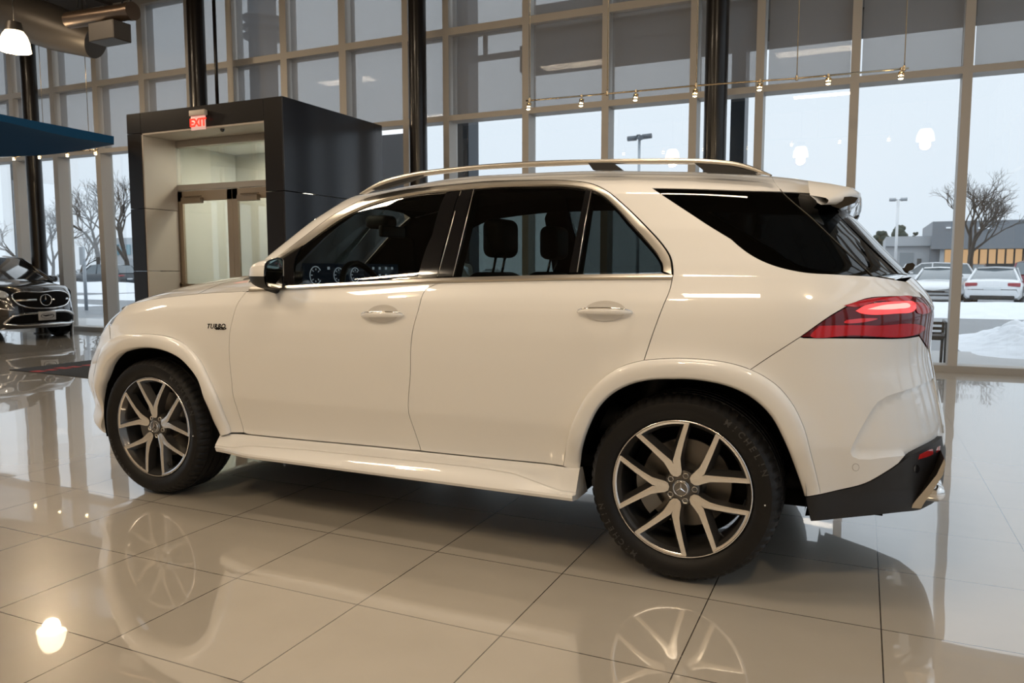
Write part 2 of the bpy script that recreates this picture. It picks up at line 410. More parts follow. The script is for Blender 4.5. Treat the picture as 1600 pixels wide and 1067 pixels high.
L_FLIP=[(160,678),(157.5,660),(160,625),(166,592),(175,570),(192.5,552.5),(215,545),(235,543.7),(260,548.7),(282.5,560),(300,577.5),(315,600),(327.5,632.5),(340,662.5),(348,680)]
L_SILL=[(348,675.6),(442.5,684),(592.5,698),(656,704.5),(780,717),(904,730)]
L_HOOD=[(182,489),(200,480.5),(225,474),(255,471),(295,466.5),(346,461)]
L_BELT=[(385,459),(445,453.5),(545,445),(670,436.5),(760,435),(900,432),(1050,431)]
def build_side(car,mirror=False):
    mk=dict(mirror=mirror)
    fc=tr(L_FCUT,0); bc=tr(L_BCUT,0); cc=tr(L_CCUT,None); ra=tr(L_RARC,0); ra2=tr(L_RARC2,0); rl=tr(L_RLIP,0)
    fa_=tr(L_FARC,0); fl=tr(L_FLIP,0); sill=tr(L_SILL,0); hood=tr(L_HOOD,0)
    G={}
    def part_of(curve,i0,i1):   # sub-curve by u range index helper
        return curve[i0:i1]
    vs_=float(sill[:,1].mean())
    belt_v=1.195
    # split front arch line where the bumper seam meets it
    k=int(np.argmin(np.hypot(fa_[:,0]-uv((172.5,532.5),0)[0],fa_[:,1]-uv((172.5,532.5),0)[1])))
    seam_top=uv((186,488),0)
    # fender : seam -> hood line -> door cut -> sill -> arch line back
    hl=hood[hood[:,0]>seam_top[0]]
    uf=float(fc[0,0])
    top=[[u,1.196] for u in np.arange(seam_top[0]+.01,uf,.03)]
    fen=[list(fa_[k]),[ (fa_[k][0]+seam_top[0])/2-.01,(fa_[k][1]+seam_top[1])/2],[seam_top[0],1.196]]+top+[[uf,1.196]]+[list(p) for p in fc]+[list(fa_[-1])]+[list(p) for p in fa_[k:-1][::-1]]
    G['fender']=panel('front_fender',fen,PAINT,car,**mk)
    # front bumper : nose centre -> corner, below the headlamp
    h0=fa_[k]
    bump=[[U1F,.30],[U1F,.80],[-.95,.86],[-.72,.93],list(uv((170,507),0)),list(h0)]+[list(p) for p in fa_[:k][::-1]]+[[float(fa_[0][0]),.27],[-.75,.24]]
    G['bumper_f']=panel('front_bumper',bump,PAINT,car,**mk)
    # headlamp
    hlp=[[-.98,.88],[-.98,1.06],[-.80,1.13],[seam_top[0]-.015,1.17],[h0[0]+.02,1.0],[h0[0]-.0,h0[1]+.01],list(uv((170,507),0)),[-.74,.93]]
    return_hl=panel('headlamp',hlp,mat('headlamp_glass',(.35,.36,.38),rough=.05,metal=.4,coat=1),car,off=-.004,**mk)
    # doors
    def door(poly,nm,hpx):
        d=panel(nm,poly,PAINT,car,**mk); return d
    fd=[list(p) for p in fc]+[[u,float(np.interp(u,sill[:,0],sill[:,1]))] for u in np.arange(fc[-1][0]+.03,bc[-1][0]-.01,.04)]+[list(p) for p in bc[::-1]]
    fd=fd+[[u,belt_v] for u in np.arange(bc[0][0]-.03,fc[0][0]+.02,-.04)]
    G['door_f']=panel('front_door',fd,PAINT,car,**mk)
    rd=[list(p) for p in bc]+[[u,float(np.interp(u,sill[:,0],sill[:,1]))] for u in np.arange(bc[-1][0]+.03,ra[-1][0]-.01,.04)]+[list(p) for p in ra[::-1]]+[list(p) for p in cc[::-1]]
    rd=rd+[[u,belt_v] for u in np.arange(cc[0][0]-.03,bc[0][0]+.02,-.04)]
    G['door_r']=panel('rear_door',rd,PAINT,car,**mk)
    # quarter panel together with the roof frame and front pillar, one pressing
    seal=tr([(1051,422.5),(1047.5,402.5),(1035,382.5),(1010,355),(972.5,318.75),(947.5,298.75),(922.5,287.5),(885,283),(835,282.5),(760,284.5),(720,288.25),(670,293.25),(632.5,297.5),(595,305),(565,313.75),(532.5,330),(502.5,350),(470,375),(430,403.75),(400,425),(388,437),(381,449)],1)
    lgt=tr([(1250.5,526.5),(1300,492),(1327,477),(1354,466.5),(1390,463.5),(1426,463.5),(1443,466)],0)
    bcut=tr([(1250.5,526.5),(1225,543),(1200,559),(1172,578)],0)
    # arch portion up to the seam
    ks=int(np.argmin(np.hypot(ra2[:,0]-bcut[-1][0],ra2[:,1]-bcut[-1][1])))
    gq=tr([(1019.5,294),(1069,327),(1120,360),(1180,402),(1216,417),(1255,425.4),(1300,428.4),(1366,432)],1,step=.02)
    gtop=tr([(1019.5,294),(1120,296.4),(1220.5,299.4),(1288,304.5)],1,step=.03)
    tgc=tr([(1363,430.5),(1330,399),(1270,342),(1222,299.4),(1210,285),(1207,274.5)],1)   # tailgate cut on glass
    uc_top=2.2
    q=[list(p) for p in cc[::-1]]+[list(p) for p in seal]
    q+=[[.47,1.26],[.52,1.5],[.55,1.9],[.60,2.08],[.80,2.14],[1.0,2.19]]+[[u,2.2] for u in np.arange(1.1,tgc[-1][0],.06)]
    q+=[list(tgc[-1]),list(tgc[-2]),list(tgc[-3])] if False else [[float(tgc[-1][0]),2.2]]
    tgu=[list(p) for p in tgc[::-1] if p[1]>gtop[-1][1]+.0]
    kx=int(np.argmin(np.abs(gtop[:,0]-uv((1222,299.4),1)[0])))
    q+=tgu[1:]+[list(p) for p in gtop[:kx+1][::-1]]+[list(p) for p in gq[1:]]
    # rear edge of quarter: from glass corner down to lamp top (tailgate shut line runs round the corner)
    q+=[[4.10,1.19],[4.18,1.15]]+[list(p) for p in lgt[::-1] if p[0]<4.16]
    q+=[list(p) for p in bcut[1:]]+[list(p) for p in ra2[:ks][::-1]]
    G['quarter']=panel('body_side',q,PAINT,car,gap=.0016,thick=.004,**mk)
    panel('inner_body_trim',q,LINER0,car,off=-.022,thick=.0,gap=.004,rim=False,**mk)
    # tailgate side: small upper corner + area behind
    tg=[[float(tgc[-1][0])+.003,2.2]]+[[u,2.2] for u in np.arange(tgc[-1][0]+.05,UEND,.06)]+[[UEND,2.2],[UEND,2.08],[4.3,2.07],[3.9,2.06]]+[list(p) for p in gtop[kx:][::-1]]+[list(p) for p in np.array(tgu)[::-1][:-1]]
    panel('inner_header_trim',tg,LINER0,car,off=-.022,gap=.001,rim=False,**mk)
    G['tg_top']=panel('tailgate_header',tg,PAINT,car,gap=.001,thick=.004,**mk)
    tg2=[[4.115,1.19],[4.3,1.21],[UEND,1.21],[UEND,.62],[4.32,.62],[4.33,.80],[4.30,.93],[4.315,1.09],[4.2,1.135]]
    G['tg']=panel('tailgate',tg2,PAINT,car,gap=.001,**mk)
    # rear window glass
    vg=lambda px:list(uv(px,1))
    dq=[list(p) for p in gtop]+[[3.99,1.8],[4.05,1.5],[4.10,1.24],list(gq[-1])]+[list(p) for p in gq[::-1][1:-1]]
    dq=[p for p in dq]
    G['qglass']=panel('rear_quarter_window',dq,GL_D,car,off=-.003,thick=.006,gap=.003,**mk)
    bl=[[4.0,1.8],[3.93,2.04],[4.2,2.06],[UEND,2.07],[UEND,1.23],[4.3,1.23],[4.12,1.24],[4.07,1.5]]
    G['backlight']=panel('rear_window',bl,GL_D,car,off=-.002,thick=.006,gap=.002,**mk)
    # tail lamp
    lm=[list(p) for p in lgt]+[[4.27,1.09],[4.32,1.06],[4.31,.98],[4.24,.935]]+[list(p) for p in tr([(1435,523.5),(1420,526.2),(1330,527.3),(1260,527)],0)]
    TL=mat('tail_lamp_red',(.10,.002,.005),rough=.05)
    lamp=panel('tail_lamp',lm,TL,car,off=.003,thick=.02,gap=.002,**mk); G['lamp']=lamp
    TLB=mat('tail_lamp_bright_bar',(.85,.10,.10),rough=.12,emit=(1,.06,.07),es=.55)
    TLD=mat('tail_lamp_smoked',(.02,.002,.004),rough=.08,coat=1,coat_r=.01)
    TLM=mat('tail_lamp_mid_red',(.45,.006,.012),rough=.08)
    def lp(px,m,o,nm): panel(nm,[uv(a,0) for a in resample(px,3,closed=True)[:-1]],m,lamp,off=o,gap=0,thick=.002,du=.02,dv=.012,**mk)
    lp([(1280,509),(1330,508),(1372,508.5),(1436,507.5),(1444,512),(1434,521),(1330,524),(1266,524.5)],TLM,.005,'lower_lens_band')
    lp([(1322,500),(1345,497.5),(1370,498),(1352,503),(1318,503.5)],mat('tail_lamp_indicator',(.75,.01,.02),rough=.1,coat=1),.005,'indicator_segment')
    lp([(1336,486),(1350,478),(1375,473.5),(1410,471.5),(1425,472),(1430,478),(1426,486),(1400,490),(1345,490)],TLB,.006,'light_bar')
    lp([(1354,483.5),(1378,477.5),(1400,475.5),(1418,475.5),(1420,479),(1400,483),(1370,484)],mat('tail_lamp_core',(.95,.45,.42),rough=.1,emit=(1,.38,.34),es=.8),.0075,'light_core')
    lp([(1428,472.5),(1440,474),(1448,480),(1452,486),(1446,490),(1432,489)],TLM,.006,'corner_lens')
    lp([(1318,478),(1354,467.8),(1390,464.8),(1424,464.8),(1420,470),(1372,471),(1336,480)],TLM,.005,'upper_lens_band')
    # rear bumper
    cl=tr([(1258,776),(1312.5,765),(1350,755.6),(1387.5,735),(1425,708.7),(1470,680.6)],0)
    vent=[uv(a,0) for a in [(1399,615),(1386,619.5),(1372,628),(1364,638),(1355,653),(1342,676),(1331,699),(1329,706),(1332,713),(1342,717),(1360,717.5),(1385,714),(1414,711.5)]]
    rb=[list(p) for p in bcut[::-1]]+[list(p) for p in tr([(1256,528),(1330,528.5),(1420,528),(1436,525)],0)]+[[4.25,.93],[4.29,.91],[4.30,.80],[4.31,.60],[UEND,.60],[UEND,.57]]
    vv=float(vent[0][1]); 
    rb+=[[4.35,vv+.022],[4.2,vv+.018],[4.0,vv+.01]]+[list(p) for p in vent]
    rb+=[list(p) for p in cl[::-1] if p[0]<vent[-1][0]-.01]+[list(p) for p in ra2[ks:][::-1]]
    G['rbump']=panel('rear_bumper',rb,PAINT,car,gap=.0012,**mk)
    vp=[list(p) for p in vent[::-1]]+[[4.0,vv+.01],[4.2,vv+.018],[4.35,vv+.022],[UEND,.57],[UEND,.52],[4.3,.52]]+[list(p) for p in cl[::-1] if p[0]>vent[-1][0]+.01]
    x0=vent[4][0]
    def vd(U,V,P): 
        d=segdist(np.stack([U,V],1)[:, :],np.array(vent+vent[::-1]))
        return -.016*sstep(0,.02,d)*(1-sstep(.35,.75,(U-x0)))
    panel('bumper_vent_recess',vp,PAINT,car,gap=-.0012,du=.016,dv=.016,disp=vd,**mk)
    # dark lower apron
    ap=[list(p) for p in cl]+[[4.3,.515],[UEND,.515],[UEND,.31],[4.3,.30]]+[list(p) for p in tr([(1436,796),(1400,800.5),(1350,806),(1300,811),(1266,814)],0)]
    apn=panel('rear_apron',ap,CLAD,car,off=.004,**mk)
    panel('reflector',[uv(a,0) for a in [(1433,717),(1435.5,709.5),(1450,702),(1467,696),(1466,703.5),(1450,712)]],mat('reflector_red',(.5,.02,.02),rough=.1,coat=1),apn,off=.006,gap=0,**mk)
    panel('sensor',[uv((1430+4.5*math.cos(a),731.5+6.5*math.sin(a)),0) for a in np.arange(0,6.28,.5)],BLACKP,apn,off=.006,gap=0,**mk)
    SEN=mat('sensor_ring',(.35,.34,.32),rough=.4)
    rg=[uv((1337+5.6*math.cos(a),730+6*math.sin(a)),0) for a in np.arange(0,6.28,.35)]; rg2=[uv((1337+4.8*math.cos(a),730+5.2*math.sin(a)),0) for a in np.arange(0,6.3,.35)]
    panel('parking_sensor',rg,SEN,G['rbump'],off=.0005,gap=0,thick=.001,**mk); panel('parking_sensor_face',rg2,PAINT,G['rbump'],off=.0012,gap=0,thick=.001,**mk)
    # arches
    k1=int(np.argmin(np.hypot(ra2[:,0]-bcut[-1][0],ra2[:,1]-bcut[-1][1])))
    fd1=lambda g:.0+.024*sstep(0,.1,g)*(1-.85*sstep(.68,1,g)); 
    outer=np.vstack([ra[::-1],ra2[1:]])
    pr=[(0,-.012),(0.0,.0),(.03,lambda g:fd1(g)*.62),(.12,lambda g:fd1(g)*.92),(.35,lambda g:fd1(g)*1.08),(.62,lambda g:fd1(g)*1.05),(.80,lambda g:fd1(g)*.95),(.83,lambda g:fd1(g)*.90),(.92,lambda g:fd1(g)*.55),(1,lambda g:fd1(g)*.25-.004),(1.0,lambda g:-.03+0*g)]
    strip('rear_wheel_arch_flare',outer,rl,PAINT,car,pr,n=110,**mk)
    ff1=lambda g:.0+.024*sstep(.05,.3,g)
    pf=[(0,-.012),(0.0,.0),(.03,lambda g:ff1(g)*.62),(.12,lambda g:ff1(g)*.92),(.35,lambda g:ff1(g)*1.08),(.62,lambda g:ff1(g)*1.05),(.80,lambda g:ff1(g)*.95),(.83,lambda g:ff1(g)*.9),(.92,lambda g:ff1(g)*.55),(1,lambda g:ff1(g)*.25-.004),(1.0,lambda g:-.03+0*g)]
    strip('front_wheel_arch_flare',fa_,fl,PAINT,car,pf,n=100,**mk)
    # chrome surround of the side windows (outer seal line -> glass line)
    ctop=tr([(1051,430),(1051,422.5),(1047.5,402.5),(1035,382.5),(1010,355),(972.5,318.75),(947.5,298.75),(922.5,287.5),(885,283),(835,282.5),(760,284.5),(720,288.25),(670,293.25),(632.5,297.5),(595,305),(565,313.75),(532.5,330),(502.5,350),(470,375),(433,403.5)],1,step=.02)
    gtopl=tr([(1036,424.5),(1035.5,415),(1030,402.5),(1010,377.5),(985,350),(960,322.5),(935,302.5),(915,295),(885,290.7),(835,290),(760,292),(717.5,297.5),(695,298.75),(645,303.75),(607.5,311),(570,322.5),(537.5,337.5),(505,358.75),(472.5,382.5),(440,404)],1,step=.02)
    cpr=[(0,-.004),(.06,.000),(.10,.006),(.5,.0075),(.92,.006),(.97,.0),(1,-.006)]
    strip('window_surround_trim',ctop,gtopl,SATIN,car,cpr,n=150,**mk)
    sb=[(u,1.1995) for u in np.linspace(float(fc[0,0])+.01,uv((1052,431),0)[0],60)]; 
    sbt=tr([(388,453.5),(442.5,447.5),(545,440.5),(652.5,433.7),(760,430),(900,425.7),(1036,424.5)],1)
    # belt moulding: band standing on the belt line
    vtop=1.2+.03
    A=[(u,1.197) for u in np.linspace(float(fc[0,0]),uv((1052,431),0)[0],60)]
    n=60; rows=[]
    us=np.linspace(float(fc[0,0])+.02,uv((1052,431),0)[0]-.002,n)
    blk=[]
    for (v,h) in ((1.192,-.002),(1.192,.007),(1.2,.010),(1.212,.009),(1.228,.006),(1.228,-.006)):
        P=body(np.maximum(us,.3),np.full(n,min(v,1.1999)));
        # the upper surface differs ahead of the pillar: keep the lower one and lean inward
        if v>1.2: P=P+np.array([0,(v-1.2)*.45,(v-1.2)*.55])
        N=body_n(us,np.full(n,1.19)); rows.append(P+N*h)
    R=np.array(rows)*(np.array([1,-1,1]) if mirror else 1)
    MB().grid(R).build('belt_moulding',SATIN,car,sharp=40)
    # glass and black pillars
    def gp(nm,px,m,o,par=car,**k2):
        return panel(nm,tr(px+[px[0]],1,smooth=False,step=.05)[:-1],m,par,off=o,thick=.005,gap=0,**mk,**k2)
    gp('front_side_window',[(459,444),(470,390),(505,359),(537.5,338),(570,323),(607.5,311.5),(645,304.5),(698,299.5),(675,367),(652.5,433.5),(545,440)],GL_F,-.006,par=G['door_f'])
    gp('rear_side_window',[(707,431.5),(740,295.5),(760,292.5),(835,290.5),(885,291.5),(916,295.5),(902,360),(888.7,425.5),(800,429.5)],GL_R,-.006,par=G['door_r'])
    gp('rear_vent_window',[(901,425.5),(912,360),(924,297),(935,303),(960,323),(985,350.5),(1010,378),(1030,403),(1035.5,416),(1035.5,424.5)],GL_R,-.006,par=G['door_r'])
    gp('mirror_sail',[(441,448),(441,404),(472,383),(459,444)],BLACKP,-.002,par=G['door_f'])
    gp('front_door_pillar',[(652.5,434),(675,367),(697.5,301),(719,298.5),(700,365),(682.5,433)],BLACKP,-.001,par=G['door_f'])
    gp('rear_door_pillar',[(684.5,432.5),(702,365),(720.5,298),(740.5,295.5),(723,365),(707.5,431.5)],BLACKP,-.001,par=G['door_r'])
    gp('window_divider',[(889,425.5),(902,360),(915.5,295),(924,296.5),(912,360),(901.5,425.5)],BLACKP,-.001,par=G['door_r'])
    for px in ([(684,432),(702,365),(720.5,298)],[(708,431.5),(724,365),(740.5,296)],[(902,425),(912.5,360),(924,297.5)]):
        P=np.array([body(*uv(a,1))+body_n(*uv(a,1))*.0015 for a in px])*(np.array([1,-1,1]) if mirror else 1)
        MB().tube(P,.0022,6).build('pillar_edge_trim',SATIN,G['door_r'])
    # quarter window inner seam line (tailgate shut line crossing the glass)
    P=np.array([body(a[0],a[1])+body_n(a[0],a[1])*-.0005 for a in tgc if a[1]<gtop[-1][1]+.02])*(np.array([1,-1,1]) if mirror else 1)
    MB().tube(P,.0022,6).build('tailgate_shut_line',mat('seam_rubber',(.05,.045,.04),rough=.5),G['qglass'])
    strip('inner_window_trim',ctop,gtopl,LINER0,car,[(-.3,-.024),(0,-.022),(1,-.016),(1.25,-.012),(1.25,-.008)],n=120,**mk)
    P=body(ctop[:,0],ctop[:,1])+body_n(ctop[:,0],ctop[:,1])*.0005
    MB().tube(P*(np.array([1,-1,1]) if mirror else 1),.0042,6).build('window_seal',VOID,car)
    # windscreen half
    ws=[[.12,1.23],[.40,1.24],[.46,1.5],[.50,1.9],[.55,2.05],[.42,2.12],[.12,2.13],[U2F,2.13],[U2F,1.23]]
    panel('windscreen',ws,GL_W,car,off=-.002,thick=.005,gap=0,**mk)
    wh=[[U2F,2.13],[.12,2.13],[.42,2.12],[.58,2.08],[.80,2.14],[1.0,2.19],[1.0,2.2],[U2F,2.2]]; panel('windscreen_header_lining',wh,LINER0,car,off=-.02,gap=0,rim=False,**mk)
    panel('windscreen_header',[[U2F,2.13],[.12,2.13],[.42,2.12],[.58,2.08],[.80,2.14],[1.0,2.19],[1.0,2.2],[U2F,2.2]],PAINT,car,gap=0,thick=.004,**mk)
    return G,dict(fc=fc,bc=bc,sill=sill,rl=rl,fl=fl,tgc=tgc,ra=ra,ra2=ra2,fa=fa_,seam=seam_top)
LINER0=mat('cabin_lining_black',(.010,.009,.009),rough=.95)
CAR=empty('suv',(0,0,0),label='large white five-door SUV with twin five-spoke alloy wheels parked on the tiles',cat='car')
CARI=CAR
G,LN=build_side(CAR); G2,_=build_side(CAR,True)
# ---------------------------------------------------------------- bonnet, roof, sills, arches' liners
def mir(mb_fn,nm,mats,parent,**k):
    for s in (1,-1): 
        mb=MB(); mb_fn(mb); mb.v=[(x,y*s,z) for x,y,z in mb.v]; mb.build(nm,mats,parent,**k)
zc_=smooth_table([(-1.0,1.02),(-.6,1.085),(-.42,1.145),(-.18,1.203),(.03,1.240),(.3,1.268),(.6,1.295),(.9,1.31)],.06)
def hood_rows(us,tmax=1.0,nt=40,tmin=0.):
    R=[]
    for u in us:
        E=body(u,1.196); g=float(sstep(-.53,-.28,E[0]))
        row=[]
        for t in np.linspace(tmin,tmax,nt):
            f=(1-(1-t)**2.6)
            z=E[2]+(zc_(E[0])-E[2])*f*g+.015*g*math.exp(-((t-.42)/.10)**2)*0
            row.append((E[0]-.06*math.sin(math.pi/2*t)*(1-g),E[1]*(1-t),z))
        R.append(row)
    return np.array(R)
R=hood_rows(list(np.linspace(U1F,-.3,30))+list(np.linspace(-.27,.335,26)))
for s in (1,):
    A=np.concatenate([R,(R*np.array([1,-1,1]))[:,::-1][:,1:]],1); MB().grid(A).build('bonnet',PAINT,CAR)
R=hood_rows(np.linspace(.343,.80,16),tmax=.42,nt=20,tmin=0)
A=R*np.array([1,-1,1])
for q_ in (R,A): MB().grid(q_).build('cowl_panel',PAINT,CAR)
MB().grid(np.concatenate([hood_rows(np.linspace(.343,.62,6),tmin=.3,nt=10),(hood_rows(np.linspace(.343,.62,6),tmin=.3,nt=10)*np.array([1,-1,1]))[:,::-1][:,1:]],1)-np.array([0,0,.02])).build('wiper_cowl',BLACKM,CAR)
# roof skin
us=np.concatenate([np.linspace(U2F,1.1,14),np.linspace(1.16,XJR,30),np.linspace(XJR+.08,UEND,12)])
rows=[]
for u in us:
    E=body(u,2.2); y=np.linspace(E[1],-E[1],31); t=y/E[1] if abs(E[1])>1e-6 else y*0
    rows.append(np.stack([np.full(31,E[0]),y,E[2]+.030*min(1,abs(E[1])/.48)*(1-t**2)],1))
MB().grid(np.array(rows)).build('roof_panel',PAINT,CAR)
# side skirts
def skirt(mb):
    sl=LN['sill']; us=np.linspace(float(LN['fl'][-1][0])-.005,float(LN['rl'][0][0])+.005,60)
    top=np.array([body(u,float(np.interp(u,sl[:,0],sl[:,1]))-.004) for u in us]); X=top[:,0]
    # scoop line height and depth along the sill
    zs=np.interp(X,[.60,.66,.735,1.1,2.06,2.25,2.40,2.48],[.325,.338,.348,.363,.377,.370,.335,.318])
    zl=np.full_like(X,.308); kf=sstep(X[0],X[0]+.28,X)
    rows=[np.stack([X,top[:,1]+.03,top[:,2]],1),np.stack([X,top[:,1]-.004,top[:,2]],1),np.stack([X,top[:,1]-.012,top[:,2]-.006],1),
          np.stack([X,np.full_like(X,-.957),zs+.006],1),np.stack([X,np.full_like(X,-.956),zs],1),np.stack([X,np.full_like(X,-.962),zs-.006],1),
          np.stack([X,-.955-.045*kf,zl+.010],1),np.stack([X,-.956-.047*kf,zl],1),np.stack([X,-.950-.046*kf,zl-.014],1),np.stack([X,np.full_like(X,-.93),zl-.022],1),np.stack([X,np.full_like(X,-.80),zl-.022],1)]
    A=np.array(rows); mb.grid(A)
    for k in (0,-1):
        mb.add(A[:,k],[list(range(len(rows)))[::(1 if k else -1)]])
mir(skirt,'side_skirt',PAINT,CAR,sharp=25)
# dark inner body: closes every shut line and hides the far side
def shell(mb):
    us=np.linspace(.45,2.50,50); V=np.linspace(.30,1.18,14)
    UU,VV=np.meshgrid(us,V,indexing='ij'); P=body(UU,VV)-body_n(UU,VV)*.035; mb.grid(P)
    us=np.linspace(3.50,UEND,26); UU,VV=np.meshgrid(us,V,indexing='ij'); P=body(UU,VV)-body_n(UU,VV)*.05; mb.grid(P)
    us=np.linspace(U1F,-.50,26); UU,VV=np.meshgrid(us,np.linspace(.30,1.12,12),indexing='ij'); P=body(UU,VV)-body_n(UU,VV)*.05; mb.grid(P)
    us=np.linspace(-.5,3.5,60); UU,VV=np.meshgrid(us,np.linspace(.90,1.15,6),indexing='ij'); P=body(UU,VV)-body_n(UU,VV)*.04; mb.grid(P)
mir(shell,'inner_body_shell',VOID,CAR)
mb=MB()
mb.box((-.55,-.55,.26),(3.75,.55,.42)); mb.box((.48,-.86,.29),(2.50,.86,.40)); mb.box((3.5,-.60,.34),(3.78,.60,.46)); mb.box((-.62,-.45,.42),(.42,.45,.95)); mb.box((2.5,-.48,.42),(3.5,.48,.95))
mb.build('underbody',VOID,CAR)
def liner(hx,z0):
    def f(mb):
        r=.475
        pts=[(r*math.cos(a),r*math.sin(a)) for a in np.linspace(-.25,math.pi+.25,30)]
        A=np.array([[(hx+p[0],y,.40+p[1]) for p in pts] for y in (-.90,-.80,-.55)]); mb.grid(A)
        mb.prism([(hx+p[0],.40+p[1]) for p in pts],-.56,-.55)
    return f
mir(liner(0,0),'wheel_arch_liner',VOID,CAR); mir(liner(2.995,0),'wheel_arch_liner',VOID,CAR)
# ---------------------------------------------------------------- roof rails
def rail(mb):
    top=[(560,302.5),(576,292),(597.5,281),(635,271),(665,265.5),(700.6,261.6),(740,257.5),(785,254),(860,249.9),(935,248.2),(1010,247),(1085,247.2),(1135,250.5),(1160,254.5),(1180,261),(1205.5,272.5)]
    bot=[(566,303),(582,296),(600,289),(642,277.5),(668,273.5),(700,269.5),(740,265),(785,262.3),(860,259),(935,256),(1010,255.7),(1085,256.2),(1135,259.5),(1158,263),(1176,268.5),(1203,274.5)]
    top=resample(top,8); bot=resample(bot,8); n=70
    def rs(c):
        s=np.concatenate([[0],np.cumsum(np.hypot(*np.diff(c,axis=0).T))]); g=np.linspace(0,s[-1],n); return np.stack([np.interp(g,s,c[:,0]),np.interp(g,s,c[:,1])],1)
    T=np.array([ply(q,-.635) for q in rs(top)]); B=np.array([ply(q,-.635) for q in rs(bot)])
    rows=[]
    for a in np.linspace(0,2*math.pi,15):
        cy=-.618-.018*math.cos(a)*(1); k=.5+.5*math.sin(a)
        k=.5+.5*np.sign(math.sin(a))*abs(math.sin(a))**.6; yy=-.618-.018*np.sign(math.cos(a))*abs(math.cos(a))**.6
        P=B+(T-B)*k; P=P.copy(); P[:,1]=yy; rows.append(P)
    mb.grid(np.array(rows))
mir(rail,'roof_rail',RAILM,CAR)
def foot(pts):
    def f(mb):
        P=[ply(q,-.625) for q in pts]; mb.prism([(p[0],p[2]) for p in P],-.637,-.600)
    return f
mir(foot([(920,255),(958,255),(973,266),(928,266)]),'rail_foot',BLACKM,CAR)
mir(foot([(1086,255.5),(1140,259.5),(1178,268),(1182,273),(1104,270)]),'rail_foot',BLACKM,CAR)
mir(foot([(583,296.5),(604,287.5),(642,277.5),(664,274),(640,283),(600,295),(588,297)]),'rail_foot',BLACKM,CAR)
# ---------------------------------------------------------------- roof spoiler
prof=[ply(q,-.50) for q in [(1262,281),(1300,286.3),(1330,292),(1342,300),(1342.5,306),(1339,313),(1324,321.5),(1310,322),(1292,312),(1289,304)]]
prof=[(p[0],p[2]) for p in prof]
ys=[-.640,-.632,-.61,-.56,-.45,-.25,0,.25,.45,.56,.61,.632,.640]; cx_=3.44; rows=[]
for y in ys:
    a=abs(y); k=1 if a<.5 else max(.0,1-((a-.5)/.14)**2.5)
    k2=.35+.65*k
    rows.append([(cx_+(p[0]-cx_)*k2+.012*(1-(y/.64)**2),y,1.615+(p[1]-1.615)*k2-.05*(1-k)-(0.0)) for p in prof+[prof[0]]])
SPP=PAINT
mb=MB(); mb.grid(np.array(rows)); mb.build('roof_spoiler',SPP,CAR,sharp=55)
def spfin(mb):
    P=[ply(q,-.60) for q in [(1286,303),(1300,309),(1330,307),(1341,309),(1336,317),(1322,322.5),(1312,326),(1300,322),(1293,316)]]
    mb.prism([(p[0],p[2]) for p in P],-.605,-.46)
mir(spfin,'spoiler_end_cap',BLACKP,CAR)
P=[ply(q,-.12) for q in [(1411,420),(1416,412),(1425,410.5),(1429,414),(1426,421),(1419,424),(1418,429),(1412,426)]]
mb=MB(); mb.prism([(p[0],p[2]) for p in P],-.17,-.05); mb.build('rear_wiper_mount',BLACKP,CAR)
# ---------------------------------------------------------------- door mirror
MIRG=mat('mirror_silvering',(.82,.86,.86),rough=.01,metal=1)
MG=[(415.3,414),(418,408.5),(425.6,404.2),(435,403),(440.6,404.5),(441.6,417),(441.5,435.6),(439.7,451),(425.6,452),(420,450),(416,443),(414.3,428)]
def mirror_arm(s):
    par=G['door_f'] if s>0 else G2['door_f']
    def P3(q,sh=0.):
        t=(q[0]-414)/(441.5-414); y=-1.10+t*.17; p=ply(q,y); return np.array([p[0],p[1],p[2]])
    out=[P3(q) for q in resample(MG,1.5,closed=True)[:-1]]; out=np.array(out); c=out.mean(0)
    secs=[]
    tip=np.array([.835,-1.03,1.255])
    for t in np.linspace(0,1,9):
        k=math.sqrt(max(0,1-t**2.2)); cc=c*(1-t)+tip*t
        q=(out-c)*np.array([.6*k,k,k*(.98 if t<.1 else 1)]); secs.append(cc+q)
    A=np.array(secs); A=np.concatenate([A,A[:,:1]],1)
    S=np.array([1,s,1])
    # upper shell painted, lower shell black
    mb=MB(); 
    zc=c[2]-.012
    up=A.copy(); up[...,2]=np.maximum(up[...,2],zc); mb.grid(up*S); m=mb.build('door_mirror',PAINT,par,sharp=50)
    mb=MB(); lo=A.copy(); lo[...,2]=np.minimum(lo[...,2],zc); mb.grid(lo*S); mb.build('mirror_lower_shell',BLACKM,m,sharp=50)
    mb=MB(); ring=np.array([c+(out-c)*k+np.array([.004,0,0]) for k in (1.0,.90)]); ring=np.concatenate([ring,ring[:,:1]],1); mb.grid(ring*S); mb.build('mirror_bezel',BLACKP,m)
    g=[c+(p-c)*.91+np.array([.003,0,0]) for p in out]; mb=MB(); mb.add([x*S for x in g],[list(range(len(g)))]); mb.build('mirror_glass',MIRG,m)
    mb=MB(); rr=[tip*.35+c*.65+np.array([-.02,-.045,-.005]),tip*.75+c*.25+np.array([0,-.03,-.004]),tip+np.array([.0,.02,-.004])]
    mb.tube([p*S for p in rr],[.010,.013,.008],8); mb.build('turn_signal_strip',mat('indicator_clear',(.75,.70,.62),rough=.1,coat=1),m)
    mb=MB(); a=np.array([.90,-.90,1.20]); b=np.array([.90,-1.0,1.215]); mb.tube([a*S,b*S],[.05,.04],12,flat=.5); mb.tube([(np.array([.80,-.90,1.19]))*S,(np.array([.94,-.905,1.19]))*S],.018,8); mb.build('mirror_stalk',BLACKM,m)
for s in (1,-1): mirror_arm(s)
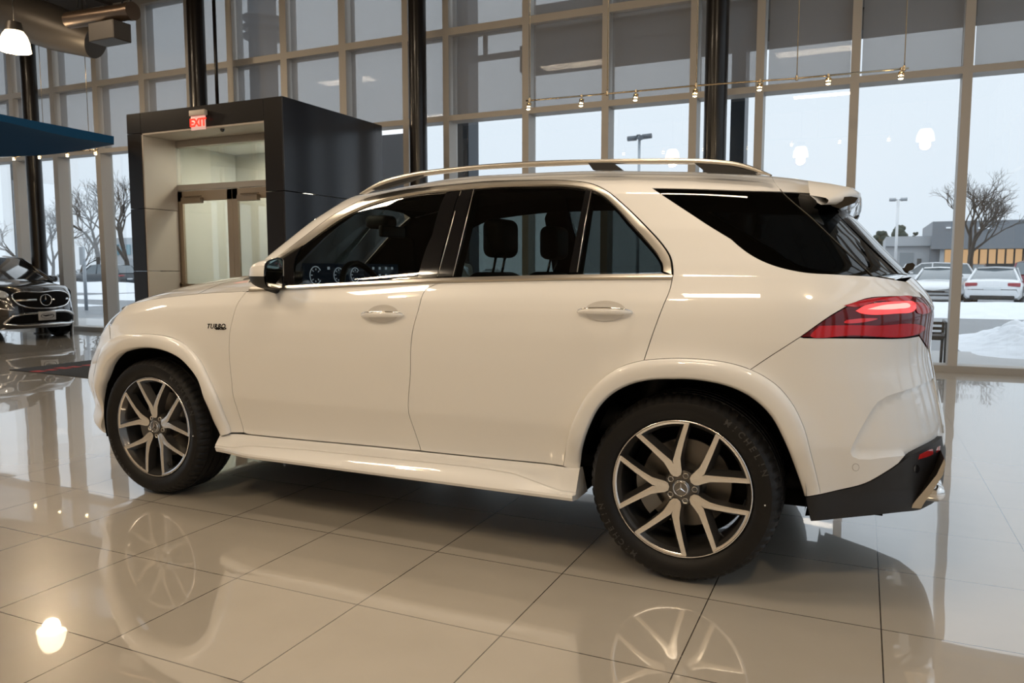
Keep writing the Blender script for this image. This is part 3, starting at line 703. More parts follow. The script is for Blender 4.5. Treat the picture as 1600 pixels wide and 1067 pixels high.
# ---------------------------------------------------------------- door handles
def handle(parent,x0,x1,pxy,s):
    c=uv(pxy,0); P0=body(*c); N=body_n(*c); L=x1-x0
    tx=body(c[0]+.01,c[1])-body(c[0]-.01,c[1]); tx/=np.linalg.norm(tx); tz=np.cross(tx,N)*-1; tz/=np.linalg.norm(tz)
    if tz[2]<0: tz=-tz
    S=np.array([1,s,1]); F=lambda a,b,h:(P0+tx*a+tz*b+N*h)*S
    # dished cup in the skin
    n=36; rows=[]
    for r,d in ((1.0,.0012),(.93,.0013),(.8,-.000),(.5,.0006),(.0,.0006)):
        rows.append([F(math.cos(t)*L*.36*r+.004,math.sin(t)*.043*r+.002,d) for t in np.linspace(0,2*math.pi,n+1)])
    R=np.array(rows)
    mb=MB()
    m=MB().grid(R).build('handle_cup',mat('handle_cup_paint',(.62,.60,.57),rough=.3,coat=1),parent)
    # grip bar
    rows=[]
    for t in np.linspace(-1,1,25):
        a=t*L*.5; e=max(0,1-abs(t)**5)**.5; hgt=.0145*e*(.85+.15*math.cos(t*2)); off=.028*(1-abs(t)**3.2)+.005
        rows.append([F(a+.003,math.sin(q)*hgt-.002*t*t-.003,off*1.0+math.cos(q)*.009*e) for q in np.linspace(0,2*math.pi,13)])
    h=MB().grid(np.array(rows)).build('door_handle',PAINT,parent)
    rows=[]
    for t in np.linspace(-.94,.97,25):
        a=t*L*.5; e=max(0,1-abs(t)**5)**.5; off=.028*(1-abs(t)**3.2)+.005
        rows.append([F(a+.003,.0105*e*(.85+.15*math.cos(t*2))+math.sin(q)*.0042*e-.003,off+.0035*e+math.cos(q)*.0065*e) for q in np.linspace(0,2*math.pi,9)])
    MB().grid(np.array(rows)).build('handle_chrome_strip',CHROME,h)
for s,g in ((1,G),(-1,G2)):
    handle(g['door_f'],0,.245,(597,491),s); handle(g['door_r'],0,.245,(944,486.5),s)
# ---------------------------------------------------------------- badge lettering on the fender
def on_body(me,uvc,s=1,h=.0015,slope=0.):
    c=uvc; P0=body(*c); N=body_n(*c); tx=body(c[0]+.01,c[1])-body(c[0]-.01,c[1]); tx/=np.linalg.norm(tx); tz=np.cross(N,tx); tz=tz if tz[2]>0 else -tz
    Mx=Matrix(((tx[0],tz[0],N[0],P0[0]+N[0]*h),(tx[1],tz[1],N[1],P0[1]+N[1]*h),(tx[2],tz[2],N[2],P0[2]+N[2]*h),(0,0,0,1)))
    me.transform(Mx)
BADGE=mat('badge_black_chrome',(.03,.028,.025),rough=.2,metal=.6)
me=text_mesh('turbo_badge','TURBO',.036,None,shear=.25,extr=.0012,bold=.0004,spacing=1.15); on_body(me,uv((337.5,510),0)); link('turbo_badge',me,BADGE,G['fender'])
me=text_mesh('small_badge','4MATIC+',.019,None,shear=.25,extr=.0012,bold=.0008); on_body(me,uv((345,513.4),0)); link('drive_badge',me,BADGE,G['fender'])
# ---------------------------------------------------------------- exhaust and lower silver trim
def exh(mb):
    P=[ply(q,-.62) for q in [(1421,789),(1431,776),(1447,757),(1462,738),(1474,713),(1476,720),(1472,738),(1458,760),(1444,780),(1438,790)]]
    mb.prism([(p[0],p[2]) for p in P],-.66,-.30)
mir(exh,'apron_silver_trim',SATIN,CAR)
def pipes(mb):
    for y in (-.56,-.43):
        p=[(3.80,y,.385),(3.93,y,.395),(3.955,y,.40)]; mb.rbox((3.80,y-.055,.355),(3.965,y+.055,.425),.03,4)
        mb.rbox((3.9,y-.046,.364),(3.968,y+.046,.416),.02,3)
mir(pipes,'exhaust_tailpipe',CHROME,CAR)
# ---------------------------------------------------------------- wheels
RW=.284
def star_emblem(mb,R,depth,t=.12,y=0.):
    """three-pointed star inside a ring, facing -y"""
    mb.lathe([(R*.90,y),(R*.92,y-depth),(R*.985,y-depth),(R,y)],(0,0,0),'y',40)
    for k in range(3):
        a=math.pi/2+k*2*math.pi/3; tip=(R*.91*math.cos(a),R*.91*math.sin(a)); l=a+math.pi/3; r=a-math.pi/3; w=R*.14
        pl=(w*math.cos(l),w*math.sin(l)); pr=(w*math.cos(r),w*math.sin(r))
        V=[(tip[0],y,tip[1]),(pl[0],y,pl[1]),(0,y-depth*1.3,0),(pr[0],y,pr[1])]
        mb.add(V,[(0,1,2),(0,2,3)])
def build_wheel(phase,name='wheel'):
    root=None
    # barrel and outer lip (rim) : axis y, face at y=0, tyre inboard = +y
    mb=MB()
    mb.lathe([(RW,.012),(RW*1.008,.004),(RW*1.0,-.003),(RW*.982,-.004),(RW*.972,.004),(RW*.955,.012),(RW*.93,.022),(RW*.905,.035),(RW*.90,.06),(RW*.88,.075),(RW*.87,.21),(RW*.98,.225)],(0,0,0),'y',96)
    # hub bowl
    mb.lathe([(0,.035),(.060,.035),(.078,.045),(.085,.10),(.085,.12)],(0,0,0),'y',40)
    rim=mb.build(name,RIMD,None,sharp=35)
    bright=MB(); bright.lathe([(RW*.985,-.0035),(RW*1.001,-.0045),(RW*1.004,.002)],(0,0,0),'y',96); bright.build('rim_edge',RIMF,rim)
    spk=MB(); side=MB()
    dep=lambda a,b:(lambda r:.004+.022*max(0,1-r/.62)**1.0)(math.hypot(a,b))   # hub sits slightly deeper
    for k in range(5):
        c=math.radians(phase+72*k)
        def W3(a,b,y): return ((a*math.cos(c)-b*math.sin(c))*RW,y,(a*math.sin(c)+b*math.cos(c))*RW)
        for s in (1,-1):
            al=np.array
            out=[(.17,.0),(.19,.055),(.24,.085),(.32,.10),(.42,.125),(.55,.195),(.70,.285),(.82,.362),(.875,.398),(.895,.405)]
            inn=[(.17,.0),(.24,.0),(.30,.0),(.36,.0),(.415,.008),(.54,.090),(.69,.190),(.80,.265),(.865,.309),(.925,.352)]
            top=[];nx=[]
            A=[W3(a,b*s,dep(a,b)-.004) for a,b in out]; B=[W3(a,b*s,dep(a,b)-.004) for a,b in inn]
            G_=np.array([A,[tuple((np.array(p)+np.array(q))/2+np.array([0,-.0015,0])) for p,q in zip(A,B)],B])
            spk.grid(G_,True)
            # sloping dark walls down both edges
            lowA=[W3(a+.0,(b+.018)*s,dep(a,b)+.045) for a,b in out]; side.grid(np.array([A,lowA]),False)
            lowB=[W3(a+.035,(b-.055 if a>.41 else 0)*s,dep(a,b)+.038) for a,b in inn]; side.grid(np.array([B[4:],lowB[4:]]),False)
        # lip arc that ties the two arms together
        aa=np.radians(np.linspace(-24.2,24.2,17)); 
        spk.grid(np.array([[W3(r*math.cos(t),r*math.sin(t),y) for t in aa] for r,y in ((.985,-.003),(.965,-.0028),(.946,.001))]),True)
        side.grid(np.array([[W3(r*math.cos(t),r*math.sin(t),y) for t in aa] for r,y in ((.946,.001),(.90,.022))]),True)
        # bolt
        bm_=MB(); q=math.radians(phase+36+72*k); bx_,bz_=math.cos(q)*.0545,math.sin(q)*.0545
        bm_.lathe([(.0145,.04),(.0145,.022),(.012,.018),(.0105,.018),(.0105,.026),(0,.026)],(bx_,0,bz_),'y',6); bm_.build('wheel_bolt',SATIN,rim)
    for k in range(5):   # hub plate between the spokes
        pass
    side.lathe([(.030,.018),(.050,.020),(.072,.030),(.080,.05)],(0,0,0),'y',40)
    spk.build('twin_spokes',RIMF,rim,sharp=40); side.build('spoke_sides',RIMD,rim,sharp=40)
    cap=MB(); cap.lathe([(0,.006),(.030,.007),(.036,.010),(.038,.02)],(0,0,0),'y',40); capo=cap.build('centre_cap',mat('cap_dark_silver',(.22,.22,.22),rough=.3,metal=1),rim)
    st=MB(); star_emblem(st,.030,.003,y=.006); st.build('star_emblem',CHROME,rim)
    v=MB(); q=math.radians(phase-90+8); v.tube([(math.cos(q)*RW*.87,.02,math.sin(q)*RW*.87),(math.cos(q)*RW*.80,.012,math.sin(q)*RW*.80)],.004,8); v.build('tyre_valve',BLACKM,rim)
    # tyre
    prof=[(RW*.985,.010),(RW*1.012,.002),(.300,-.010),(.318,-.019),(.338,-.024),(.358,-.020),(.371,-.008),(.3795,.006),(.3855,.022)]
    nrm=len(prof)
    yy=.022
    for g0 in (.050,.095,.150,.200): prof+=[(.389,g0-.008),(.390,g0-.006),(.382,g0-.004),(.382,g0+.004),(.390,g0+.006)]
    prof+=[(.3885,.225),(.3795,.246),(.371,.258),(.355,.268),(.33,.268),(.30,.255),(RW*.985,.24)]
    n=240; V=[];F=[]
    for i,(r,y) in enumerate(prof):
        for k in range(n):
            a=2*math.pi*k/n; rr=r
            if k%4==0 and (.37<r) and (y<.045 or y>.205) : rr=r-.006
            V.append((math.cos(a)*rr,y,math.sin(a)*rr))
    for i in range(len(prof)-1):
        for k in range(n): F.append((i*n+k,i*n+(k+1)%n,(i+1)*n+(k+1)%n,(i+1)*n+k))
    ty=MB(); ty.add(V,F,True); tyo=ty.build('tyre',RUBBER,rim,sharp=28)
    # raised sidewall lettering
    lt=None
    def arc_text(txt,r,a_mid,size,sp):
        n_=len(txt)
        for i,chh in enumerate(txt):
            a=a_mid-(i-(n_-1)/2)*sp
            me=text_mesh('t',chh,size,None,extr=.0006,bold=.0006); 
            for vtx in me.vertices:
                x,y=vtx.co.x,vtx.co.y; ang=a-x/r; rr=r+y; yb=np.interp(rr,[.300,.318,.338,.358,.371],[-.010,-.019,-.024,-.020,-.008])
                vtx.co=(math.cos(ang)*rr,yb-.0008-vtx.co.z,math.sin(ang)*rr)
            lt.add([v_.co for v_ in me.vertices],[list(p.vertices) for p in me.polygons]); bpy.data.meshes.remove(me)
    for a_ in (38,218):
        lt=MB(); arc_text('MICHELIN',.343,math.radians(a_),.034,.098); lt.build('sidewall_lettering',RUBL,rim,fixn=False)
    d=MB(); q=math.radians(-3); d.lathe([(0,-.0255),(.0032,-.0255),(.0032,-.022)],(math.cos(q)*.333,0,math.sin(q)*.333),'y',10); d.build('paint_dot',mat('white_dot',(.8,.8,.8)),rim)
    # brake disc and caliper
    b=MB(); b.lathe([(.07,.125),(.075,.118),(.185,.118),(.188,.121),(.188,.142),(.07,.142)],(0,0,0),'y',64); b.build('brake_disc',BRAKE,rim,sharp=40)
    b=MB(); b.lathe([(0,.10),(.075,.10),(.080,.12)],(0,0,0),'y',32); b.build('hub_face',mat('hub_brown',(.07,.055,.045),rough=.6,metal=.5),rim)
    b=MB(); 
    pr=[(r*math.cos(a),r*math.sin(a)) for r,a in [(.13,a) for a in np.radians(np.linspace(170,225,8))]+[(.205,a) for a in np.radians(np.linspace(225,170,8))]]
    b.prism(pr,.085,.12); b.build('brake_caliper',CALIP,rim)
    b=MB(); b.lathe([(.085,.16),(.24,.17)],(0,0,0),'y',40); b.build('brake_shield',VOID,rim)
    return rim
def dup_wheel(o):
    c=o.copy(); COL.objects.link(c)
    for ch in o.children: d=ch.copy(); COL.objects.link(d); d.parent=c
    return c
YWH=-.955
w1=build_wheel(36); w1.parent=CAR; w1.location=(2.995,YWH,.39)
w2=build_wheel(18); w2.parent=CAR; w2.location=(0,YWH,.39)
w3=dup_wheel(w1); w3.parent=CAR; w3.location=(2.995,-YWH,.39); w3.rotation_euler=(0,0,math.pi)
w4=dup_wheel(w2); w4.parent=CAR; w4.location=(0,-YWH,.39); w4.rotation_euler=(0,0,math.pi)
# ---------------------------------------------------------------- showroom shell
YW=6.85; HEAD=3.62; TR2=4.93; TOP=6.45
MULL=mat('mullion_anodised',(.56,.52,.47),rough=.45,metal=.1)
SILLM=mat('sill_aluminium',(.48,.45,.41),rough=.4,metal=.4)
PANE=glass_mat('window_glass',(.90,.93,.95),.9)
def floor_mat():
    m=bpy.data.materials.new('polished_porcelain_tiles'); m.use_nodes=True; n=m.node_tree; b=n.nodes['Principled BSDF']; L=n.links.new
    T=.608
    g=n.nodes.new('ShaderNodeNewGeometry'); add=n.nodes.new('ShaderNodeVectorMath'); add.operation='ADD'; add.inputs[1].default_value=(-1.3133+T*40,1.0721+T*40,0)
    L(g.outputs['Position'],add.inputs[0])
    sc=n.nodes.new('ShaderNodeVectorMath'); sc.operation='SCALE'; sc.inputs['Scale'].default_value=1/T; L(add.outputs[0],sc.inputs[0])
    fl=n.nodes.new('ShaderNodeVectorMath'); fl.operation='FLOOR'; L(sc.outputs[0],fl.inputs[0])
    fr=n.nodes.new('ShaderNodeVectorMath'); fr.operation='FRACTION'; L(sc.outputs[0],fr.inputs[0])
    sx=n.nodes.new('ShaderNodeSeparateXYZ'); L(fr.outputs[0],sx.inputs[0])
    def edge(o):
        a=n.nodes.new('ShaderNodeMath'); a.operation='SUBTRACT'; a.inputs[0].default_value=1; L(o,a.inputs[1])
        c=n.nodes.new('ShaderNodeMath'); c.operation='MINIMUM'; L(o,c.inputs[0]); L(a.outputs[0],c.inputs[1]); return c.outputs[0]
    mn=n.nodes.new('ShaderNodeMath'); mn.operation='MINIMUM'; L(edge(sx.outputs[0]),mn.inputs[0]); L(edge(sx.outputs[1]),mn.inputs[1])
    gt=n.nodes.new('ShaderNodeMath'); gt.operation='LESS_THAN'; gt.inputs[1].default_value=.0022/T; L(mn.outputs[0],gt.inputs[0])
    wn=n.nodes.new('ShaderNodeTexWhiteNoise'); wn.noise_dimensions='2D'; L(fl.outputs[0],wn.inputs['Vector'])
    no=n.nodes.new('ShaderNodeTexNoise'); no.inputs['Scale'].default_value=5; no.inputs['Detail'].default_value=8; L(g.outputs['Position'],no.inputs['Vector'])
    m1=n.nodes.new('ShaderNodeMix'); m1.data_type='RGBA'; m1.inputs[6].default_value=(.43,.39,.33,1); m1.inputs[7].default_value=(.48,.435,.37,1); L(no.outputs['Fac'],m1.inputs[0])
    m2=n.nodes.new('ShaderNodeMix'); m2.data_type='RGBA'; m2.inputs[7].default_value=(.035,.026,.018,1); L(gt.outputs[0],m2.inputs[0]); L(m1.outputs[2],m2.inputs[6]); L(m2.outputs[2],b.inputs['Base Color'])
    # every tile is laid a hair out of level, and is faintly wavy
    sub=n.nodes.new('ShaderNodeVectorMath'); sub.operation='SUBTRACT'; sub.inputs[1].default_value=(.5,.5,.5); L(wn.outputs['Color'],sub.inputs[0])
    s2=n.nodes.new('ShaderNodeVectorMath'); s2.operation='MULTIPLY'; s2.inputs[1].default_value=(.0045,.0045,0); L(sub.outputs[0],s2.inputs[0])
    n2=n.nodes.new('ShaderNodeTexNoise'); n2.inputs['Scale'].default_value=2.2; n2.inputs['Detail'].default_value=1; L(g.outputs['Position'],n2.inputs['Vector'])
    s3=n.nodes.new('ShaderNodeVectorMath'); s3.operation='SUBTRACT'; s3.inputs[1].default_value=(.5,.5,.5); L(n2.outputs['Color'],s3.inputs[0])
    s4=n.nodes.new('ShaderNodeVectorMath'); s4.operation='MULTIPLY'; s4.inputs[1].default_value=(.010,.010,0); L(s3.outputs[0],s4.inputs[0])
    a1=n.nodes.new('ShaderNodeVectorMath'); L(s2.outputs[0],a1.inputs[0]); L(s4.outputs[0],a1.inputs[1])
    a2=n.nodes.new('ShaderNodeVectorMath'); L(a1.outputs[0],a2.inputs[0]); a2.inputs[1].default_value=(0,0,1)
    nm=n.nodes.new('ShaderNodeVectorMath'); nm.operation='NORMALIZE'; L(a2.outputs[0],nm.inputs[0]); L(nm.outputs[0],b.inputs['Normal'])
    b.inputs['Roughness'].default_value=.25; b.inputs['Specular IOR Level'].default_value=.5
    b.inputs['Coat Weight'].default_value=1; b.inputs['Coat Roughness'].default_value=.018; b.inputs['Coat IOR'].default_value=2.4
    L(nm.outputs[0],b.inputs['Coat Normal'])
    return m
FX0,FX1,FY0=-16.5,6.9,-9.2
mb=MB(); mb.box((FX0,FY0,-.12),(FX1,YW+.3,0)); tag(mb.build('floor',floor_mat()),kind='structure')
CEILM=mat('ceiling_dark_brown',(.075,.06,.048),rough=.85,var=(3,.2))
mb=MB(); mb.box((FX0,FY0,TOP),(FX1,YW+.4,TOP+.2)); 
for x in np.arange(-16,9.3,1.5): mb.box((x,FY0,TOP-.06),(x+.12,YW,TOP))
tag(mb.build('ceiling',CEILM),kind='structure')
WALLM=mat('wall_cream_plaster',(.52,.44,.34),rough=.8,var=(2,.04))
mb=MB(); mb.box((FX0,FY0-.2,0),(FX1,FY0,TOP)); tag(mb.build('wall_front',WALLM),kind='structure')
def shade_mat():
    m=bpy.data.materials.new('roller_shade_mesh'); m.use_nodes=True; n=m.node_tree
    for x in list(n.nodes):
        if x.type!='OUTPUT_MATERIAL': n.nodes.remove(x)
    out=[x for x in n.nodes if x.type=='OUTPUT_MATERIAL'][0]
    tr=n.nodes.new('ShaderNodeBsdfTransparent'); tr.inputs[0].default_value=(1,1,1,1)
    df=n.nodes.new('ShaderNodeBsdfDiffuse'); df.inputs[0].default_value=(.40,.36,.31,1)
    tl=n.nodes.new('ShaderNodeBsdfTranslucent'); tl.inputs[0].default_value=(.45,.45,.46,1)
    a=n.nodes.new('ShaderNodeMixShader'); a.inputs[0].default_value=.45; n.links.new(df.outputs[0],a.inputs[1]); n.links.new(tl.outputs[0],a.inputs[2])
    mx=n.nodes.new('ShaderNodeMixShader'); mx.inputs[0].default_value=.50; n.links.new(tr.outputs[0],mx.inputs[1]); n.links.new(a.outputs[0],mx.inputs[2]); n.links.new(mx.outputs[0],out.inputs[0]); return m
SHADE=shade_mat()
WN=[0]
def window_wall(marks,widths,mp,side,shades=True,skip=()):
    """marks: mullion centres along the wall; mp(s,d,z) -> world"""
    D=.28
    def bx(mb,s0,s1,d0,d1,z0,z1):
        V=[mp(s,d,z) for s in (s0,s1) for d in (d0,d1) for z in (z0,z1)]
        mb.add(V,[(0,1,3,2),(4,6,7,5),(0,4,5,1),(2,3,7,6),(0,2,6,4),(1,5,7,3)])
    for i in range(len(marks)-1):
        s0,s1=marks[i],marks[i+1]; w0,w1=widths[i]/2,widths[i+1]/2
        WN[0]+=1; k=WN[0]
        mb=MB()
        zlo=HEAD-.0
        if i not in skip:
            bx(mb,s0+w0,s1-w1,0,D,0,.09)
        bx(mb,s0+w0,s1-w1,0,D,HEAD,HEAD+.085); bx(mb,s0+w0,s1-w1,.0,D,TR2,TR2+.11); bx(mb,s0+w0,s1-w1,0,D,TOP-.12,TOP)
        bx(mb,s0-w0,s0+w0,0,D,0,TOP)
        if i==len(marks)-2: bx(mb,s1-w1,s1+w1,0,D,0,TOP)
        f=mb.build('window_%d'%k,MULL); tag(f,kind='structure')
        for (z0,z1) in ((.09,HEAD),(HEAD+.085,TR2),(TR2+.11,TOP-.12)):
            if i in skip and z0<1: continue
            p=MB(); bx(p,s0+w0-.01,s1-w1+.01,D-.05,D-.044,z0-.01,z1+.01); p.build('pane',PANE,f)
        if shades:
            p=MB(); g=.022 if (i%3) else .045
            bx(p,s0+w0+g,s1-w1-.006,.10,.103,HEAD+.10,TOP-.05); p.build('roller_shade',SHADE,f)
MK=[-16.4,-15.1,-13.15,-11.82,-10.52,-9.20,-7.95,-6.93,-5.70,-4.45,-3.22,-2.47,-1.10,.155,1.415,2.288,3.446,4.685,5.95,6.85]
WD=[.14 if x<-4 else .105 for x in MK]
window_wall(MK,WD,lambda s,d,z:(s,YW+d,z),'back',skip=(6,7,8,9))
mk=list(np.arange(-9.2,6.9,1.34)); window_wall(mk,[.105]*len(mk),lambda s,d,z:(FX1+d,s,z),'right',shades=False)
mk=list(np.arange(-9.2,6.9,1.61)); window_wall(mk,[.105]*len(mk),lambda s,d,z:(FX0-d,s,z),'left')
# inner sill strip seen along the floor
mb=MB(); mb.box((-3.3,YW-.02,0),(FX1,YW+.02,.085)); mb.box((FX0,YW-.02,0),(-7.0,YW+.02,.085)); tag(mb.build('trim_1',SILLM),kind='structure')
# ---------------------------------------------------------------- steel columns
COLM=mat('column_black_brown_gloss',(.010,.007,.0055),rough=.28,spec=.4,coat=.15,coat_r=.1)
def column(px0,px1,yy,Y,label,nm='steel_column'):
    a=ply((px0,yy),Y); b=ply((px1,yy),Y); x=(a[0]+b[0])/2; 
    ang=math.atan2(Y-CY,x-CX); r=abs(b[0]-a[0])*abs(math.sin(ang))/2
    mb=MB(); mb.lathe([(r*1.25,0),(r*1.25,.02),(r,.02),(r,TOP)],(x,Y,0),'z',40); o=mb.build(nm,COLM,sharp=40)
    tag(o,label,'column','round steel columns along the window wall'); return x,r
column(291.5,320,30,6.15,'round black steel column rising behind the black entrance portal')
column(638,666,60,6.15,'round black-brown steel column right of the black entrance portal')
column(1102.5,1139,60,6.15,'round black-brown steel column behind the rear half of the white car roof')
column(44,70,330,6.15,'leftmost black steel column beyond the black car in the corner')
# conduit beside the column
mb=MB(); a=ply((336,60),6.3); mb.tube([(a[0],6.3,3.7),(a[0],6.3,TOP)],.03,8); tag(mb.build('conduit_pipe',COLM),'thin black vertical pipe just right of the column above the portal','pipe')
# ---------------------------------------------------------------- entrance portal
YP=4.44
BRZ=mat('bronze_black_panel',(.011,.008,.0065),rough=.33,spec=.3)
NAVY=mat('portal_side_panel_charcoal',(.020,.023,.031),rough=.22,spec=.45)
BEIGE=mat('portal_beige_panel',(.52,.46,.40),rough=.45)
DOORA=mat('door_champagne_aluminium',(.36,.29,.215),rough=.42,metal=.35)
FRG=mat('door_frame_grey',(.42,.39,.35),rough=.45,metal=.2)
xl=float(ply((197,177),YP)[0]); xli=float(ply((219.5,205.4),YP)[0]); xr=-3.665; xri=float(ply((412,190),YP)[0])
ztop=3.64; zin=float(ply((412,188),YP)[2]); REC=.62
PT=empty('entrance_portal',((xl+xr)/2,YP,0),label='black metal-clad entrance portal box with double glass doors and beige reveals',cat='entrance'); bpy.context.view_layer.update()
def pb(nm,m,boxes,par=PT,bev=None):
    mb=MB(); mb.cur=0; ox,oy=(xl+xr)/2,YP
    for a,b in boxes:
        a=(a[0]-ox,a[1]-oy,a[2]); b=(b[0]-ox,b[1]-oy,b[2]); 
        mb.rbox(a,b,.003,1,smooth=False)
    return mb.build(nm,m,par)
zs=[0,1.255,2.21,zin]
pb('left_pilaster',BRZ,[((xl,YP,zs[i]+(.006 if i else 0)),(xli,YP+.5,zs[i+1])) for i in range(3)]+[((xl,YP,zin+.006),(xli,YW-.02,ztop))]+[((xl,YP+.5,0),(xl+.12,YW-.02,zin))])
pb('header_panel',BRZ,[((xli+.006,YP,zin),(xri-.006,YW-.02,ztop))])
pb('right_pilaster',BRZ,[((xri,YP,0),(xr-.02,YP+.45,2.36)),((xri,YP,2.37),(xr-.02,YP+.45,ztop))])
pb('side_panel',NAVY,[((xr-.02,YP,0),(xr,YW-.02,2.36)),((xr-.02,YP,2.372),(xr,YW-.02,ztop-.0))])
pb('beige_reveal_panel',BEIGE,[((xli,YP+.01,zs[i]+.008),(xli+.03,YP+REC,zs[i+1]-.0)) for i in range(3)])
pb('reveal_ceiling',BEIGE,[((xli,YP+.01,zin-.03),(xri,YP+REC,zin))])
YD=YP+REC
zd=float(ply((300,297),YD)[2]); 
zt=zin-.03
xa=float(ply((252,300),YD)[0]); xb=float(ply((270,300),YD)[0]); xe=xri
fz=[((xli,YD,0),(xa,YD+.12,zt)),((xb,YD,0),(xb+.07,YD+.12,zt)),((xe-.09,YD,0),(xe+.02,YD+.12,zt)),((xa,YD,zt-.10),(xe,YD+.12,zt)),((xb,YD,zd),(xe,YD+.12,zd+.09)),((xa,YD,zd-.02),(xb,YD+.12,zd+.04)),((xa,YD,0),(xb,YD+.12,.1))]
pb('door_frame',FRG,fz)
VG=glass_mat('vestibule_glass',(.86,.90,.88),.9)
pb('transom_pane',VG,[((xb+.07,YD+.05,zd+.09),(xe-.09,YD+.056,zt-.10))])
pb('sidelight_pane',VG,[((xa,YD+.05,.1),(xb,YD+.056,zt-.1))])
dx0,dx1=xb+.075,xe-.095; dm=(dx0+dx1)/2; st=.105
BARM=mat('door_bar_bronze',(.20,.15,.10),rough=.35,metal=.7)
for i,(a,b) in enumerate(((dx0,dm-.003),(dm+.003,dx1))):
    dr=pb('door_leaf',DOORA,[((a,YD+.02,.01),(a+st,YD+.065,zd-.01)),((b-st,YD+.02,.01),(b,YD+.065,zd-.01)),((a,YD+.02,zd-.17),(b,YD+.065,zd-.01)),((a,YD+.02,.01),(b,YD+.065,.22))])
    pb('door_pane',VG,[((a+st,YD+.04,.22),(b-st,YD+.046,zd-.17))],dr)
    pb('push_bar',BARM,[((a+.02,YD-.03,1.02),(b-.02,YD-.005,1.055)),((a+.03,YD-.03,1.0),(a+.08,YD+.02,1.075)),((b-.08,YD-.03,1.0),(b-.03,YD+.02,1.075))],dr)
    c=a+.36
    pb('door_closer',mat('closer_bronze',(.27,.215,.16),rough=.4,metal=.4),[((c-.2,YD-.06,zd-.21),(c+.2,YD+.02,zd-.12))],dr)
    pb('closer_arm',BARM,[((c-.1,YD-.09,zd-.115),(c+.25,YD-.06,zd-.10))],dr)
# vestibule interior
VW=mat('vestibule_white_wall',(.62,.62,.58),rough=.7)
pb('vestibule_wall',VW,[((xl+.14,YW-.35,0),(xr-.04,YW-.30,ztop-.1)),((xr-.10,YD+.1,0),(xr-.05,YW-.3,ztop-.1)),((xl+.12,YD+.1,0),(xl+.16,YW-.3,ztop-.1))])
pb('vestibule_soffit',VW,[((xl+.14,YD+.13,zin-.05),(xr-.05,YW-.3,zin-.005))])
pb('wall_notice_frame',mat('notice_white',(.72,.72,.70),rough=.5),[((xri-.75,YW-.37,1.45),(xri-.1,YW-.35,2.0))])
l=bpy.data.lights.new('vestibule_downlight','AREA'); l.size=.35; l.energy=30; l.color=(1,.82,.60); o=bpy.data.objects.new('vestibule_downlight',l); o.location=((xli+xri)/2,YD+.75,zin-.09); COL.objects.link(o)
l=bpy.data.lights.new('vestibule_daylight_tube','AREA'); l.size=.3; l.size_y=1.2; l.shape='RECTANGLE'; l.energy=32; l.color=(.9,.96,1); o=bpy.data.objects.new('vestibule_tube_light',l); o.location=((xli+xri)/2+.3,YD+1.2,zin-.09); COL.objects.link(o)
# camera dome under the header
mb=MB(); c=ply((347.5,202),YP+.12); mb.lathe([(.035,0),(.035,-.015),(.028,-.03),(.012,-.042),(0,-.044)],(c[0],YP+.12,zin-.03),'z',20); tag(mb.build('dome_camera',BLACKP),'small black dome camera under the portal header','camera')
# exit sign
EX=empty('exit_sign',(0,0,0),label='red glowing EXIT sign fixed to the portal header',cat='sign')
c=ply((310,187),YP-.04); ex=c[0]
mb=MB(); mb.rbox((ex-.15,YP-.075,float(ply((310,181),YP-.04)[2])),(ex+.15,YP-.005,float(ply((310,172),YP-.04)[2])),.01,2); mb.build('housing',mat('exit_housing_white',(.62,.54,.47),rough=.5),EX)
z1=float(ply((310,181),YP-.04)[2]); z0=float(ply((310,203),YP-.04)[2])
mb=MB(); mb.rbox((ex-.14,YP-.05,z0),(ex+.14,YP-.035,z1),.003,1); mb.build('face',mat('exit_face',(.75,.60,.55),rough=.3,emit=(1,.5,.45),es=.35),EX)
me=text_mesh('exit_letters','EXIT',.155,None,extr=.002,bold=.006,mtx=Matrix.Translation((ex,YP-.053,(z0+z1)/2))@Matrix.Rotation(math.pi/2,4,'X')); link('letters',me,mat('exit_red',(.9,.02,.01),emit=(1,.03,.015),es=1.1),EX)
